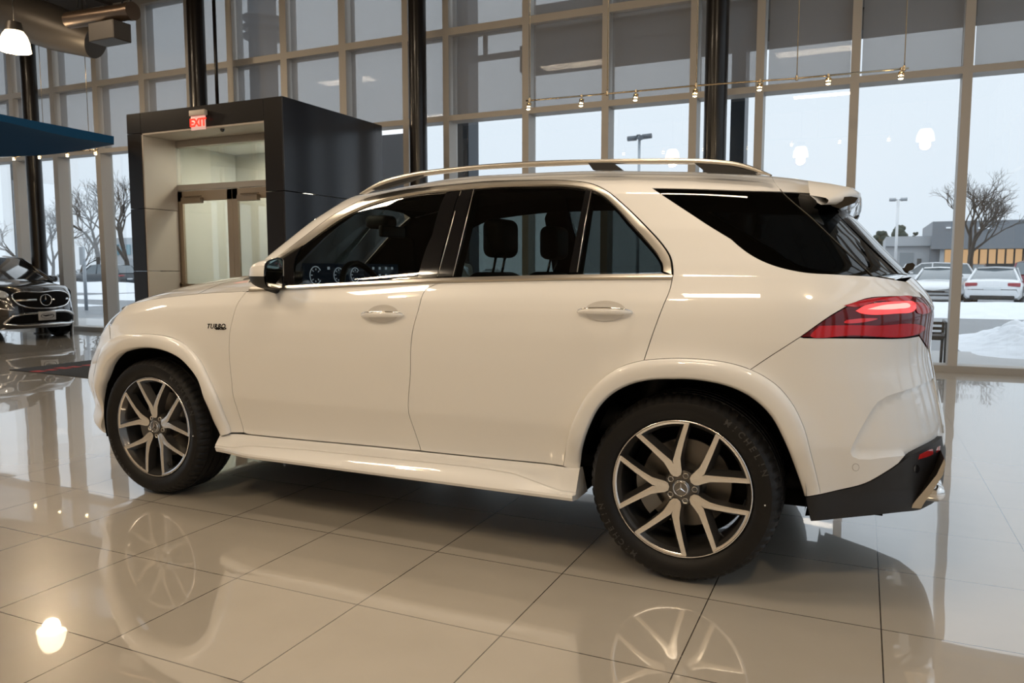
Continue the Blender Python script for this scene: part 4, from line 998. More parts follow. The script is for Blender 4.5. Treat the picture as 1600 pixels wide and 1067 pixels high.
# ---------------------------------------------------------------- track lights
TRK=mat('track_brass',(.62,.50,.34),rough=.25,metal=1); BULB=mat('lamp_bulb_glow',(1,.9,.7),emit=(1,.80,.45),es=14)
def track(nm,label,px,Y,heads,rods,glabel,group):
    P=[ply(q,Y) for q in px]; T=empty(nm,tuple(P[0]),label=label,cat='light track')
    o=P[0]; mb=MB(); mb.tube([p-o for p in P],.010,8); mb.build('rail',TRK,T)
    for rx in rods:
        y=np.interp(rx,[q[0] for q in px],[q[1] for q in px]); a=ply((rx,y),Y); mb=MB(); mb.tube([a-o,(a[0]-o[0],a[1]-o[1],TOP-o[2])],.006,6); mb.lathe([(.016,.03),(.016,-.02)],tuple(a-o),'z',10); mb.build('suspension_rod',TRK,T)
    for i,(hx,hy,dy) in enumerate(heads):
        y=np.interp(hx,[q[0] for q in px],[q[1] for q in px]); a=ply((hx,y),Y); b=ply((hx,hy),Y); L=a[2]-b[2]
        dirn=Vector((-.12+.06*(i%2),-.25,-1)).normalized()
        h=empty('track_spotlight',tuple(a),label=glabel[i],cat='spotlight',group=group)
        mb=MB(); mb.tube([(0,0,.012),(0,0,-L*.35)],.006,8); mb.lathe([(.014,.016),(.014,-.016)],(0,0,0),'z',10); mb.build('stem',TRK,h)
        q=Vector((0,0,-L*.35)); e=q+dirn*L*.55; mb=MB()
        for k in range(6):
            aa=k*math.pi/3; off=Vector((math.cos(aa)*.024,math.sin(aa)*.024,0)); mb.tube([q+off,e+off*1.05],.006,5)
        mb.lathe([(.030,.008),(.030,-.004),(0,-.004)],tuple(q),'z',14); mb.lathe([(.034,.006),(.034,-.012),(.026,-.012)],tuple(e),'z',16); mb.build('lamp_cage',TRK,h)
        mb=MB(); mb.lathe([(0,.03),(.02,.022),(.026,0),(.02,-.018),(0,-.024)],tuple(e),'z',16); mb.build('bulb',BULB,h)
        l=bpy.data.lights.new('spot','SPOT'); l.energy=12; l.color=(1,.74,.45); l.spot_size=math.radians(80); l.spot_blend=.6; l.shadow_soft_size=.03
        lo=bpy.data.objects.new('spot_beam',l); lo.location=tuple(e+dirn*.05); lo.rotation_euler=dirn.to_track_quat('-Z','Y').to_euler(); COL.objects.link(lo); lo.parent=h
ord_=['leftmost','second from the left','third from the left','middle','fifth from the left','sixth from the left','rightmost']
track('light_track','long brass light track hung on rods in front of the shades above the white car',[(822,157.5),(1000,142),(1092,133.5),(1188,126.5),(1240,123),(1420,106.5)],5.0,
  [(827,171,0),(909,166,0),(994,157,0),(1087,151,0),(1188,141,0),(1295,131,0),(1409,123,0)],[828,949,1088,1245,1413],
  ['glowing brass spotlight, %s of seven on the track above the white car'%s for s in ord_],'spotlights on the track above the white car')
track('light_track','short light track hung below the blue ceiling sail',[(0,247),(60,241.5),(100,237.5),(153,233.5)],5.5,
  [(22,249,0),(62,247,0),(106,244,0),(150,241,0)],[70,140],
  ['glowing spotlight, %s of four on the track below the blue sail'%s for s in ('leftmost','second from the left','third from the left','rightmost')],'spotlights on the track below the blue sail')
# ---------------------------------------------------------------- blue ceiling sail
BLUE=mat('sail_blue',(.002,.045,.125),rough=.75,spec=.1)
near=[(-60,166),(0,178),(60,190),(120,201.5),(178,213)]; far=[(-60,247),(0,245),(40,244),(92,240),(178,226)]
mid=[(-60,205),(0,205),(60,212),(120,221),(178,225)]
nb=[(-60,180),(0,189),(60,203),(120,216),(178,224.5)]
rows=[]
A=[resample(c,12,smooth=True) for c in (near,nb,mid,far)]
A=[np.stack([np.interp(np.linspace(-60,178,24),a[:,0],a[:,1])],1) for a in A]; xs=np.linspace(-60,178,24)
Ys=(3.0,3.0,3.5,4.5)
W_=[np.array([ply((x,a[i,0]),Y_) for i,x in enumerate(xs)]) for a,Y_ in zip(A,Ys)]
back=np.array([ply((x,A[3][i,0]-4),4.5) for i,x in enumerate(xs)]); topb=np.array([ply((x,A[0][i,0]+3),4.5) for i,x in enumerate(xs)])
rows=[W_[0],W_[1],W_[2],W_[3],back,topb,W_[0]]
mb=MB(); mb.grid(np.array(rows)); mb.add([r[-1] for r in rows[:-1]],[list(range(6))]); mb.add([r[0] for r in rows[:-1]],[list(range(6))]); tag(mb.build('ceiling_sail',BLUE,sharp=35),'large curved blue ceiling sail hanging above the black car','ceiling panel')
# ---------------------------------------------------------------- ducts, pendants
DUCT=mat('duct_painted_grey',(.115,.10,.085),rough=.4,metal=.4)
def P_(q,Y): return ply(q,Y)
mb=MB(); mb.tube([P_((-90,-45),4.5),P_((20,22),4.6),P_((90,45),4.8),P_((150,66),5.0)],[.38,.38,.36,.265],24)
for t in np.linspace(0,1,9): 
    c=P_((-20+150*t,-2+56*t),4.0+.9*t); 
tag(mb.build('air_duct',DUCT,sharp=60),'big round grey air duct running across the upper left corner','duct')
mb=MB(); a,b=P_((108,32),3.9),P_((202,18),3.9); mb.tube([a,b],.115,24); mb.tube([b,b+(b-a)*.06],.125,24)
tag(mb.build('air_duct',mat('duct_bronze',(.16,.11,.075),rough=.3,metal=.7),sharp=50),'short round bronze duct with a capped right end above the portal','duct')
mb=MB(); a=P_((152,41),3.9); b=P_((192,63),3.9); mb.rbox((a[0],3.75,b[2]),(b[0],4.05,a[2]),.01,1,smooth=False); tag(mb.build('duct_damper_box',DUCT),'dark metal box hanging under the short round duct','duct box')
for qx in (128,198):
    mb=MB(); a=P_((qx,11),3.9); mb.tube([(a[0]-.1,3.9,a[2]),(a[0]-.06,3.9,a[2]+.20),(a[0],3.9,TOP),],.014,6); mb.tube([(a[0]+.1,3.9,a[2]),(a[0]+.04,3.9,a[2]+.22)],.014,6)
    tag(mb.build('duct_hanger',BLACKM),'black strap hanger holding the short round duct at its '+('left end' if qx<150 else 'capped right end'),'hanger')
PGL=mat('pendant_glass_glow',(1,.9,.75),emit=(1,.80,.52),es=3.2)
def pendant(x,y,z,label,power=90,vis=True):
    h=empty('pendant_lamp',(x,y,z),label=label,cat='pendant lamp',group='glass bell pendant lamps of the showroom')
    mb=MB(); mb.lathe([(.045,.26),(.10,.25),(.115,.17),(.125,.12),(.105,.12)],(0,0,0),'z',28); mb.build('lamp_housing',DUCT,h,sharp=40)
    mb=MB(); mb.lathe([(.11,.13),(.125,.12),(.165,.06),(.195,-.03),(.205,-.12),(.212,-.17),(.20,-.17),(.19,-.12),(.15,.05),(.10,.12)],(0,0,0),'z',40); mb.build('glass_bell',PGL,h)
    mb=MB(); mb.tube([(0,0,.25),(0,0,TOP-z)],.006,6); mb.build('cord',BLACKM,h)
    l=bpy.data.lights.new('bell','POINT'); l.energy=power; l.color=(1,.77,.50); l.shadow_soft_size=.12; lo=bpy.data.objects.new('bell_light',l); lo.location=(0,0,-.26); COL.objects.link(lo); lo.parent=h
c=ply((23,62),3.7); pl_=pendant(c[0],c[1],c[2],'glowing glass bell pendant lamp at the upper left corner')
for i,(x,y,w_) in enumerate([(-1.5,-4.2,'left'),(1.9,-5.2,'middle'),(4.9,-3.6,'right')]): pendant(x,y,4.6,'glass bell pendant lamp behind the viewer, the %s one of three'%w_,power=85)
# ---------------------------------------------------------------- dark floor mat with red lettering
MATM=mat('rubber_mat_black',(.012,.011,.010),rough=.7,bump=(200,.2))
c0=plz((15,578.5),0); e1=plz((140,563.5),0)-c0; e2=plz((140,591),0)-c0
u1=e1/np.linalg.norm(e1); u2=e2/np.linalg.norm(e2)
pts=[c0,c0+u1*3.6,c0+u1*3.6+u2*1.9,c0+u2*1.9]
mb=MB(); mb.prism([(p[0],p[1]) for p in pts],0.0005,.008,'xy'); fm=tag(mb.build('floor_mat',MATM),'black floor mat with red lettering behind the front of the white car','mat')
a=plz((119,573.5),0); ang=math.atan2(u1[1],u1[0])
mb=MB(); R_=Matrix.Rotation(ang,3,'Z')
for k in range(1,6): mb.box((a[0]-.75+k*.17,a[1]-.10,.008),(a[0]-.66+k*.17+.03*(k%2),a[1]+.12-.04*(k%3),.010),rot=R_,org=(a[0],a[1],0))
mb.build('mat_red_print',mat('mat_red',(.35,.02,.015),rough=.6),fm)
# ---------------------------------------------------------------- white car's cabin
INT=empty  # (helper alias unused)
def sm(nm,m,par,a,b,r=.05,seg=4,mtx=None):
    mb=MB(); mb.rbox(a,b,r,seg,mtx); return mb.build(nm,m,par)
LINER=mat('headliner_black',(.010,.009,.009),rough=.95)
def headliner(mb):
    us=np.linspace(.95,UEND,60); vv=np.linspace(2.03,2.2,8)
    UU,VV=np.meshgrid(us,vv,indexing='ij'); P=body(UU,VV)-body_n(UU,VV)*.03; mb.grid(P)
mir(headliner,'cabin_liner',LINER,CAR)
rows=[]
for u in np.linspace(.62,UEND,50):
    E=body(u,2.2)-np.array([0,-.0,.035]); y=np.linspace(E[1],-E[1],9); rows.append(np.stack([np.full(9,E[0]),y,np.full(9,E[2]+.0)],1))
MB().grid(np.array(rows)).build('headliner',LINER,CAR)
def pil(mb):
    for c in (PC_,):
        P=[body(*uv(q,1)) for q in c]; N=[body_n(*uv(q,1)) for q in c]; V=[p-n*.02 for p,n in zip(P,N)]+[p-n*.075 for p,n in zip(P,N)]
        mb.add(V,[(0,1,2,3),(4,5,6,7),(0,1,5,4),(1,2,6,5),(2,3,7,6),(3,0,4,7)])
for PC_ in ([(697.5,301),(652.5,434),(707.5,431.5),(740.5,295.5)],[(915.5,295),(889,425.5),(901.5,425.5),(924,296.5)]): mir(pil,'inner_pillar_trim',LINER,CAR)
def apil(mb):
    vv=np.linspace(1.22,2.1,20); A=np.array([body(u,vv)-body_n(u,vv)*.03 for u in (.56,.70,.90,1.02)]); mb.grid(A)
mir(apil,'inner_front_pillar',LINER,CAR)
def beltin(mb):
    us=np.linspace(.62,2.62,30); P=body(us,np.full(30,1.195)); 
    mb.grid(np.array([P+[0,.01,-.01],P+[0,.09,-.005],P+[0,.13,-.12],P+[0,.13,-.5]]))
mir(beltin,'door_inner_trim',LEATHER,CAR)
sm('cabin_floor',VOID,CAR,(.5,-.80,.40),(3.6,.80,.44),.01,1)
sm('luggage_shelf',LEATHER,CAR,(3.0,-.62,.80),(3.75,.62,1.10),.05)
DASH=mat('dashboard_dark_olive',(.028,.030,.022),rough=.5)
D=sm('dashboard',DASH,CAR,(.45,-.70,.85),(.88,.70,1.20),.06)
sm('dash_top_roll',DASH,D,(.42,-.70,1.14),(.80,.70,1.235),.04)
SCR=mat('screen_dark_blue',(.006,.008,.012),rough=.15,emit=(.10,.20,.35),es=.02)
Sc=sm('instrument_screen',SCR,D,(.845,-.66,1.195),(.86,-.10,1.315),.004,1); 
sm('centre_screen',SCR,D,(.845,-.08,1.195),(.86,.28,1.315),.004,1)
GAU=mat('gauge_white',(.8,.85,.9),emit=(.75,.85,1),es=.22)
for y0,r0 in ((-.565,.052),(-.36,.045),(-.20,.045)):
    mb=MB(); mb.lathe([(r0,.0),(r0,.002),(r0*.90,.002),(r0*.90,0)],(.862,y0,1.248),'x',28,a0=0.6,a1=math.pi*2-.6)
    for k in range(7):
        a=.7+k*.8; mb.tube([(.863,y0+math.cos(a)*r0*.75,1.248+math.sin(a)*r0*.75),(.863,y0+math.cos(a)*r0*.55,1.248+math.sin(a)*r0*.55)],.0028,4)
    mb.build('gauge_dial',GAU,D)
for k,(y,z) in enumerate([(-.02,1.28),(.05,1.28),(.12,1.28),(-.02,1.235),(.05,1.235),(.12,1.235),(.19,1.28),(-.46,1.28),(-.28,1.28)]):
    sm('screen_icon',GAU,D,(.861,y,z),(.863,y+.022,z+.016),.001,1)
# steering wheel
st=empty('tmp'); bpy.data.objects.remove(st)
mb=MB(); c=Vector((1.06,-.38,1.14)); ax=Vector((.93,0,.36)).normalized(); e1=Vector((0,1,0)); e2=ax.cross(e1).normalized()
pts=[c+(e1*math.cos(t)+e2*math.sin(t))*.187 for t in np.linspace(0,2*math.pi,41)]; mb.tube(pts,.0175,10,cap=False)
SW=mb.build('steering_wheel',LEATHER,CAR)
mb=MB(); mb.tube([c-ax*.05,c+ax*.01],[.06,.075],18); 
for t in (0,math.pi,math.pi*1.5): mb.tube([c,c+(e1*math.cos(t)+e2*math.sin(t))*.18],.016,8)
mb.build('wheel_spokes',mat('steering_grey',(.10,.10,.10),rough=.4),SW)
# inside mirror with sensor pod
sm('inside_mirror',BLACKM,CAR,(.985,-.13,1.475),(1.015,.13,1.545),.012,3)
sm('sensor_pod',BLACKM,CAR,(.84,-.07,1.53),(1.0,.07,1.61),.03,3)
# seats
def seat(x,y,nm,back=True,w=.25,hz=1.45,hw=.125):
    S_=sm(nm,LEATHER,CAR,(x-.62,y-w,.50),(x-.05,y+w,.66),.06)
    R=Matrix.Translation((x-.10,y,.62))@Matrix.Rotation(math.radians(12),4,'Y')
    sm('backrest',LEATHER,S_,(-.07,-w,0),(.08,w,.66),.07,5,R)
    mb=MB(); mb.rbox((x+.0,y-hw,hz-.115),(x+.115,y+hw,hz+.085),.045,5); mb.build('headrest',LEATHER,S_)
    mb=MB(); 
    for s in (-1,1): mb.tube([(x+.06,y+s*.055,hz-.09),(x+.03,y+s*.055,hz-.22)],.007,6)
    mb.build('headrest_posts',CHROME,S_)
    return S_
seat(1.86,-.38,'driver_seat',hz=1.455); seat(1.86,.38,'passenger_seat',hz=1.455)
for y in (-.42,.0,.42): seat(2.86,y,'rear_seat',w=.20,hz=1.33 if y else 1.25,hw=.12)
# ---------------------------------------------------------------- black car in the far corner of the showroom
BLK=mat('black_car_paint',(.008,.008,.009),rough=.2,coat=1,coat_r=.02)
O2=plz((67,531),0); v2=ray((67,531))[:2]; v2=v2/np.linalg.norm(v2); r2=np.array([v2[1],-v2[0]]); th=math.radians(28)
ax2=r2*math.cos(th)+v2*math.sin(th); nx2=-(v2*math.cos(th))+r2*math.sin(th)   # lateral (picture right), nose direction
SB=.93
BC=empty('black_car',(float(O2[0]),float(O2[1]),0),label='glossy black car with a star emblem grille facing the viewer, cut by the left edge',cat='car')
def bw(X,y,z): # lateral, rearward from the nose, up -> local coords under BC (unrotated empty)
    p=ax2*X*SB-nx2*y*SB; return (p[0],p[1],z)
HWB=.93
def nose(X,z):   # how far the skin lies behind the nose plane
    a=np.minimum(np.abs(X)/HWB,1.1); zz=np.interp(z,[.18,.30,.45,.62,.80,.95,1.0,1.04],[.10,.0,-.02,.0,.05,.14,.24,.40])
    return zz+.55*a**4.2*(1-0*z)+.06*a**2
def fascia_pt(q,off=.0):
    # meet the pixel ray with the nose skin
    d=ray(q); t=None; lo,hi=9.,26.
    for s in np.linspace(lo,hi,900):
        P=cO+d*s; rel=P[:2]-O2[:2]; X=rel@ax2/SB; y=-(rel@nx2)/SB
        if y>nose(X,P[2])-off and abs(X)<HWB*1.06: break
    return float(np.clip(X,-HWB*.985,HWB*.985)),P[2]
def nb_(X,z,off=0): return bw(X,float(nose(X,z))-off,z)
# skin
mb=MB(); Xs=np.linspace(-HWB,HWB,41); Zs=[.22,.30,.38,.45,.55,.65,.75,.85,.92,.97]
A=[[nb_(X,z) for X in Xs] for z in Zs]
for y,zc,ww in ((.45,1.035,.97),(.8,1.075,.98),(1.15,1.11,.98)):
    A.append([bw(X*ww,y+ .25*(abs(X)/HWB)**4*(1 if y<.8 else .3),zc-.10*(abs(X)/HWB)**3) for X in Xs])
mb.grid(np.array(A)); mb.build('front_bumper_and_bonnet',BLK,BC)
mb=MB(); sec=lambda y,w,top:[bw(-w*s_,y,z) for s_,z in ()]
R=[]
for y,w,zt in ((.52,.905,.93),(.9,.925,.97),(1.5,.93,1.02),(2.4,.935,1.03),(3.4,.93,1.05),(4.1,.88,1.0),(4.35,.78,.85)):
    s=[(w*.95,.30),(w,.42),(w*1.0,.70),(w*.985,zt-.06),(w*.93,zt)]
    R.append([bw(-a,y,z) for a,z in s]+[bw(a,y,z) for a,z in s[::-1]])
R=np.array(R); mb.grid(R); mb.add(R[-1],[list(range(10))]); mb.build('body',BLK,BC,sharp=50)
GB2=glass_mat('black_car_glass',(.10,.11,.12),.9)
mb=MB(); R=[]
for y,w,z in ((1.10,.84,1.08),(1.9,.66,1.50),(2.6,.66,1.56),(3.4,.64,1.50),(4.1,.70,1.10)):
    R.append([bw(-.88 if z<1.2 else -.84,y,1.02),bw(-w,y,z-.03),bw(-w*.9,y,z),bw(0,y-.05,z+.02),bw(w*.9,y,z),bw(w,y,z-.03),bw(.88 if z<1.2 else .84,y,1.02)])
mb.grid(np.array(R)); mb.build('glasshouse',mat('black_car_windows',(.015,.017,.02),rough=.05,coat=1,coat_r=.01),BC,sharp=30)
for s in (-1,1):
    mb=MB(); mb.tube([bw(s*.85,1.12,1.06),bw(s*.68,1.9,1.48),bw(s*.67,2.6,1.54),bw(s*.65,3.4,1.48)],.035,8); mb.build('roof_pillar',BLK,BC)
def fpoly(nm,m,px,off,par=BC,step=2.5,sm_=True):
    P=resample(px,step,closed=True,smooth=sm_)[:-1] if sm_ else np.array(px)
    V=[fascia_pt(q) for q in P]; V=np.array(V); lo=V.min(0); hi=V.max(0)
    G_=np.array([[x,z] for x in np.arange(lo[0],hi[0],.05) for z in np.arange(lo[1],hi[1],.05)]); G_=G_[pip(G_,V)] if len(G_) else G_
    n=len(V); r=geometry.delaunay_2d_cdt([Vector(p) for p in V]+[Vector(p) for p in G_],[(i,(i+1)%n) for i in range(n)],[],1,1e-7)
    mb=MB(); mb.add([nb_(p.x,p.y,off) for p in r[0]],[list(f) for f in r[2]],True); mb.add([nb_(p[0],p[1],off) for p in V]+[nb_(p[0],p[1],0) for p in V],[(i,(i+1)%n,n+(i+1)%n,n+i) for i in range(n)])
    return mb.build(nm,m,par)
def fline(nm,m,px,rad,off,par=BC,closed=True,sm_=True):
    P=resample(px,2.5,closed=closed,smooth=sm_); V=[nb_(*fascia_pt(q),off) for q in P]; mb=MB(); mb.tube(V,rad,8,cap=not closed); return mb.build(nm,m,par)
GR=[(17,461),(22,457.5),(60,456.5),(100,456),(106,461),(107,467),(103,475),(90,479.5),(66,481.5),(40,479.5),(26,474),(19,467)]
g=fpoly('grille',VOID,GR,.012); fline('grille_surround',CHROME,GR,.011,.016,g)
fpoly('grille_bar',SATIN,[(22,468.5),(56,467),(56,469.5),(24,471)],.03,g,sm_=False); fpoly('grille_bar',CHROME,[(78,466),(105,464.5),(105,467.5),(78,469)],.03,g,sm_=False)
mb=MB(); X0,z0=fascia_pt((67,468.3)); star_emblem(mb,.105,.02); 
yaw=math.atan2(nx2[1],nx2[0])+math.pi/2; p=nb_(X0,z0,.085)
mb.build('star_emblem',CHROME,g,loc=p,rot=(0,0,yaw))
L2=[(10,505),(20,497),(32,494),(60,493),(98,487.5),(109,490),(113.5,496),(108,501.5),(95,502),(60,503.5),(30,505.5)]
l2=fpoly('lower_intake',VOID,L2,.010); fline('intake_surround',CHROME,[(4,506),(18,495),(30,491.5),(60,489),(104,485.5),(112,489),(117,496.5),(111,503),(95,504.5),(60,506.5),(30,508)],.020,.02,l2)
X1,z1=fascia_pt((70.5,493)); pp=nb_(X1,z1,.06)
mb=MB(); mb.rbox((-.155,-.01,-.08),(.155,.01,.08),.008,2); pl=mb.build('front_plate',mat('plate_grey',(.36,.36,.36),rough=.4),BC,loc=pp,rot=(0,0,yaw))
mb=MB(); mb.lathe([(.118,-.012),(.118,-.015),(.108,-.015),(.108,-.012)],(0,0,0),'y',36); 
mb.v=[(x,y,z*.42) for x,y,z in mb.v]; mb.build('plate_oval',VOID,pl)
mb=MB(); mb.tube([(-.08,-.013,.012),(-.03,-.013,.002),(.02,-.013,.010),(.085,-.013,.016)],[.006,.014,.010,.006],6); mb.build('plate_script',VOID,pl)
HLM=mat('headlamp_clear',(.55,.60,.66),rough=.08,metal=.3,coat=1)
h1=fpoly('headlamp',HLM,[(105,455.5),(110,453),(115,458),(117,463),(112,466),(107,462)],.012); fpoly('headlamp',HLM,[(-14,452),(4,455),(13,461),(9,465),(-8,462)],.012)
fline('daytime_light',CHROME,[(-6,468),(8,471),(16,477),(22,482)],.010,.01,closed=False); fline('daytime_light',CHROME,[(-8,482),(8,483),(20,485)],.010,.01,closed=False)
fpoly('corner_vent',CLAD,[(111,480),(117.5,479),(118,488),(115,489),(110,485)],.012,sm_=False)
for s in (-1,1):
    for yy in (.86,3.62):
        mb=MB(); mb.lathe([(.20,0),(.33,0),(.36,.03),(.36,.2),(.30,.22)],(0,0,0),'y',36); w=mb.build('wheel',RUBBER,BC,loc=bw(s*.915,yy,.36),rot=(0,0,math.atan2(ax2[1],ax2[0])+(-math.pi/2 if s<0 else math.pi/2)),sharp=40)
        mb=MB(); mb.lathe([(0,.02),(.05,.01),(.19,.02),(.215,.0)],(0,0,0),'y',30)
        for k in range(10): a=k*.628; mb.box((-.012,-.002,.05),(.012,.02,.20),rot=Matrix.Rotation(a,3,'Y'))
        mb.build('alloy_rim',RIMD,w)
    mb=MB(); c=bw(s*1.0,1.42,1.10); mb.rbox((c[0]-.10,c[1]-.10,c[2]-.06),(c[0]+.10,c[1]+.10,c[2]+.07),.05,4); mb.build('door_mirror',BLK,BC)
mb=MB(); R=[[bw(X,y,.25) for X in (-.85,0,.85)] for y in (.3,2,4.2)]; mb.grid(np.array(R)); mb.build('underbody',VOID,BC)
# ---------------------------------------------------------------- outside: ground, snow, street
GZ=-.08
SNOW=mat('snow',(.74,.77,.81),rough=.85,var=(2.5,.10),bump=(4,1.0))
ASPH=mat('wet_asphalt',(.17,.185,.20),rough=.45,var=(.8,.25))
WALK=mat('pavement_slush',(.42,.42,.42),rough=.6,var=(1.2,.15))
mb=MB(); mb.box((-160,YW+.3,GZ-.2),(160,160,GZ)); mb.box((-160,-40,GZ-.2),(FX0-.4,YW+.3,GZ)); mb.box((FX1+.4,-40,GZ-.2),(160,YW+.3,GZ)); tag(mb.build('parking_lot_ground',ASPH),kind='structure')
mb=MB(); mb.box((-40,YW+.32,GZ),(30,10.4,GZ+.02)); tag(mb.build('pavement',WALK),kind='structure')
def snow_patch(nm,label,x0,x1,y0,y1,h,seed,n=(60,26),rough=.35,kind=None,rag=.25,slope=0):
    r=np.random.default_rng(seed); nx,ny=n
    U,V=np.meshgrid(np.linspace(0,1,nx),np.linspace(0,1,ny),indexing='ij')
    Z=np.zeros_like(U)
    for f,a in ((2,1),(4,.6),(9,.45),(19,.35),(33,.28),(57,.18)):
        ph=r.uniform(0,6.28,6); Z+=a*(np.sin(U*f*(x1-x0)/6+ph[0]+2*np.sin(V*f*.7+ph[1]))*np.cos(V*f*(y1-y0)/4+ph[2]+1.5*np.sin(U*f+ph[3])))
    Z=(Z-Z.min())/(Z.max()-Z.min())
    prof=np.clip(np.sin(V*math.pi),0,1)**.7*np.clip(np.minimum(U,1-U)*12,0,1)**.6
    if slope:
        cl=sum(a*np.abs(np.sin(U*f*3.1+V*f*g_+seed+k_)*np.sin(V*f*1.7-U*f*.8+k_*2)) for k_,(f,a,g_) in enumerate(((14,.5,1.1),(27,.35,.7),(47,.25,1.9))))
        Z=.45*Z+.55*np.clip(cl,0,1)
    if slope: prof=prof*np.clip(.12+U*4.2,0,1)
    X=x0+(x1-x0)*U; Y=y0+(y1-y0)*V+rag*np.sin(U*23+seed)*np.where(V<.5,1,-1)*(1-prof)*.6
    Zf=GZ+.005+h*prof*(1-rough+rough*Z)+.0
    mb=MB(); mb.grid(np.stack([X,Y,Zf],-1)); o=mb.build(nm,SNOW); 
    return tag(o,label,'snow',kind=kind)
snow_patch('snow_bank','lumpy bank of ploughed snow outside the right-hand window',5.15,16,9.6,14.2,.95,3,(260,110),.75,slope=1)
snow_patch('snow_strip','long low strip of snow between the road and the parked cars',-6,40,20.5,27.5,.34,5,(150,24),.4)
snow_patch('snow_strip','snow strip along the street kerb beyond the left windows',-75,-36,27,33,.7,8,(90,20),.4)
snow_patch('snow_strip','snow beside the walkway outside the left windows',-44,-22.5,11.5,16.2,.25,12,(90,20),.4)
snow_patch('snow_field','wide flat snow field outside between the left street and the lot',-34,-9,20,44,.14,11,(60,40),.3)
# canopy beam over the windows, outside posts
EXT=mat('exterior_canopy_brown',(.10,.085,.07),rough=.7); EXD=mat('exterior_post_dark_blue',(.035,.045,.06),rough=.4)
a=ply((820,108),9); zb0=4.86; 
mb=MB(); mb.box((a[0],9,zb0),(16,9.5,5.95)); mb.box((a[0]+.0,8.97,zb0+.32),(16,9,zb0+.36)); mb.box((a[0],8.97,5.6),(16,9,5.66)); mb.box((a[0]-.12,9.05,zb0-.02),(a[0],9.4,5.3))
tag(mb.build('canopy_beam',EXT),'deep brown canopy beam outside above the right windows','canopy')
def post(p0,p1,y,Y,label,z1=7.5,extra=None,nm='canopy_post'):
    a=ply((p0,y),Y); b=ply((p1,y),Y); mb=MB(); mb.box((a[0],Y,GZ),(b[0],Y+.4,z1)); 
    if extra: extra(mb,a,b,Y)
    tag(mb.build(nm,EXD),label,'post',kind=None)
post(705,732,200,8.6,'dark outside post seen right of the middle column')
post(1141,1163,200,8.6,'dark blue outside post tucked against the column above the white car roof')
def rings(mb,a,b,Y):
    c=(a[0]+b[0])/2
    for yy in (25,40,54): 
        z=ply(((391+414)/2,yy),Y)[2]; mb.lathe([(0,.05),(.40,.03),(.44,0),(.40,-.03),(0,-.05)],(c,Y+.2,z),'z',24)
post(390,414,120,8.8,'outside post with three stacked discs, a shadow behind the shades',extra=rings)
post(20,33,330,8.4,'dark outside post at the far left beyond the black car')
mb=MB(); a=ply((739,93),9); b=ply((812,84),9); mb.box((a[0],9,a[2]-.03),(b[0]+.1,9.1,a[2]+.06)); c=ply((757,60),9); mb.box((c[0]-.03,9,a[2]),(c[0]+.03,9.08,a[2]+.62)); tag(mb.build('canopy_bracket',EXT),'thin outside bracket bars left of the brown canopy beam','bracket')
a=ply((612,210),9.4); b=ply((628,210),9.4); mb=MB(); mb.box((a[0]-.3,9.4,GZ),(b[0]+.05,9.6,a[2])); tag(mb.build('outside_panel',mat('outside_panel_grey',(.16,.17,.19),rough=.5)),'grey outside panel seen in the narrow pane beside the portal','panel')
# bench
BB=mat('bench_black',(.02,.02,.022),rough=.4)
BN=empty('slatted_bench',(0,0,0),label='black slatted metal bench on the pavement behind the white car tail',cat='bench')
Yb=8.35; xr_=float(ply((1480,520),Yb)[0]); zt=float(ply((1480,502),Yb)[2])
mb=MB()
for k in range(4): mb.box((xr_-1.5,Yb+.02*k,zt-.05-.075*k),(xr_-.03,Yb+.03+.02*k,zt-.01-.075*k))
mb.build('backrest_slats',BB,BN)
mb=MB()
for k in range(5): mb.box((xr_-1.5,Yb-.42+.085*k,GZ+.42),(xr_-.03,Yb-.36+.085*k,GZ+.45))
mb.build('seat_slats',BB,BN)
for x in (xr_-.05,xr_-1.48):
    mb=MB(); mb.tube([(x,Yb,zt+.0),(x,Yb+.06,GZ+.45),(x,Yb+.14,GZ+.02)],.022,6); mb.tube([(x,Yb-.44,GZ+.02),(x,Yb-.42,GZ+.43),(x,Yb+.06,GZ+.45)],.022,6); mb.tube([(x,Yb-.40,GZ+.62),(x,Yb+.04,GZ+.64)],.018,6); mb.tube([(x,Yb-.42,GZ+.43),(x,Yb-.40,GZ+.62)],.018,6); mb.build('side_frame',BB,BN)
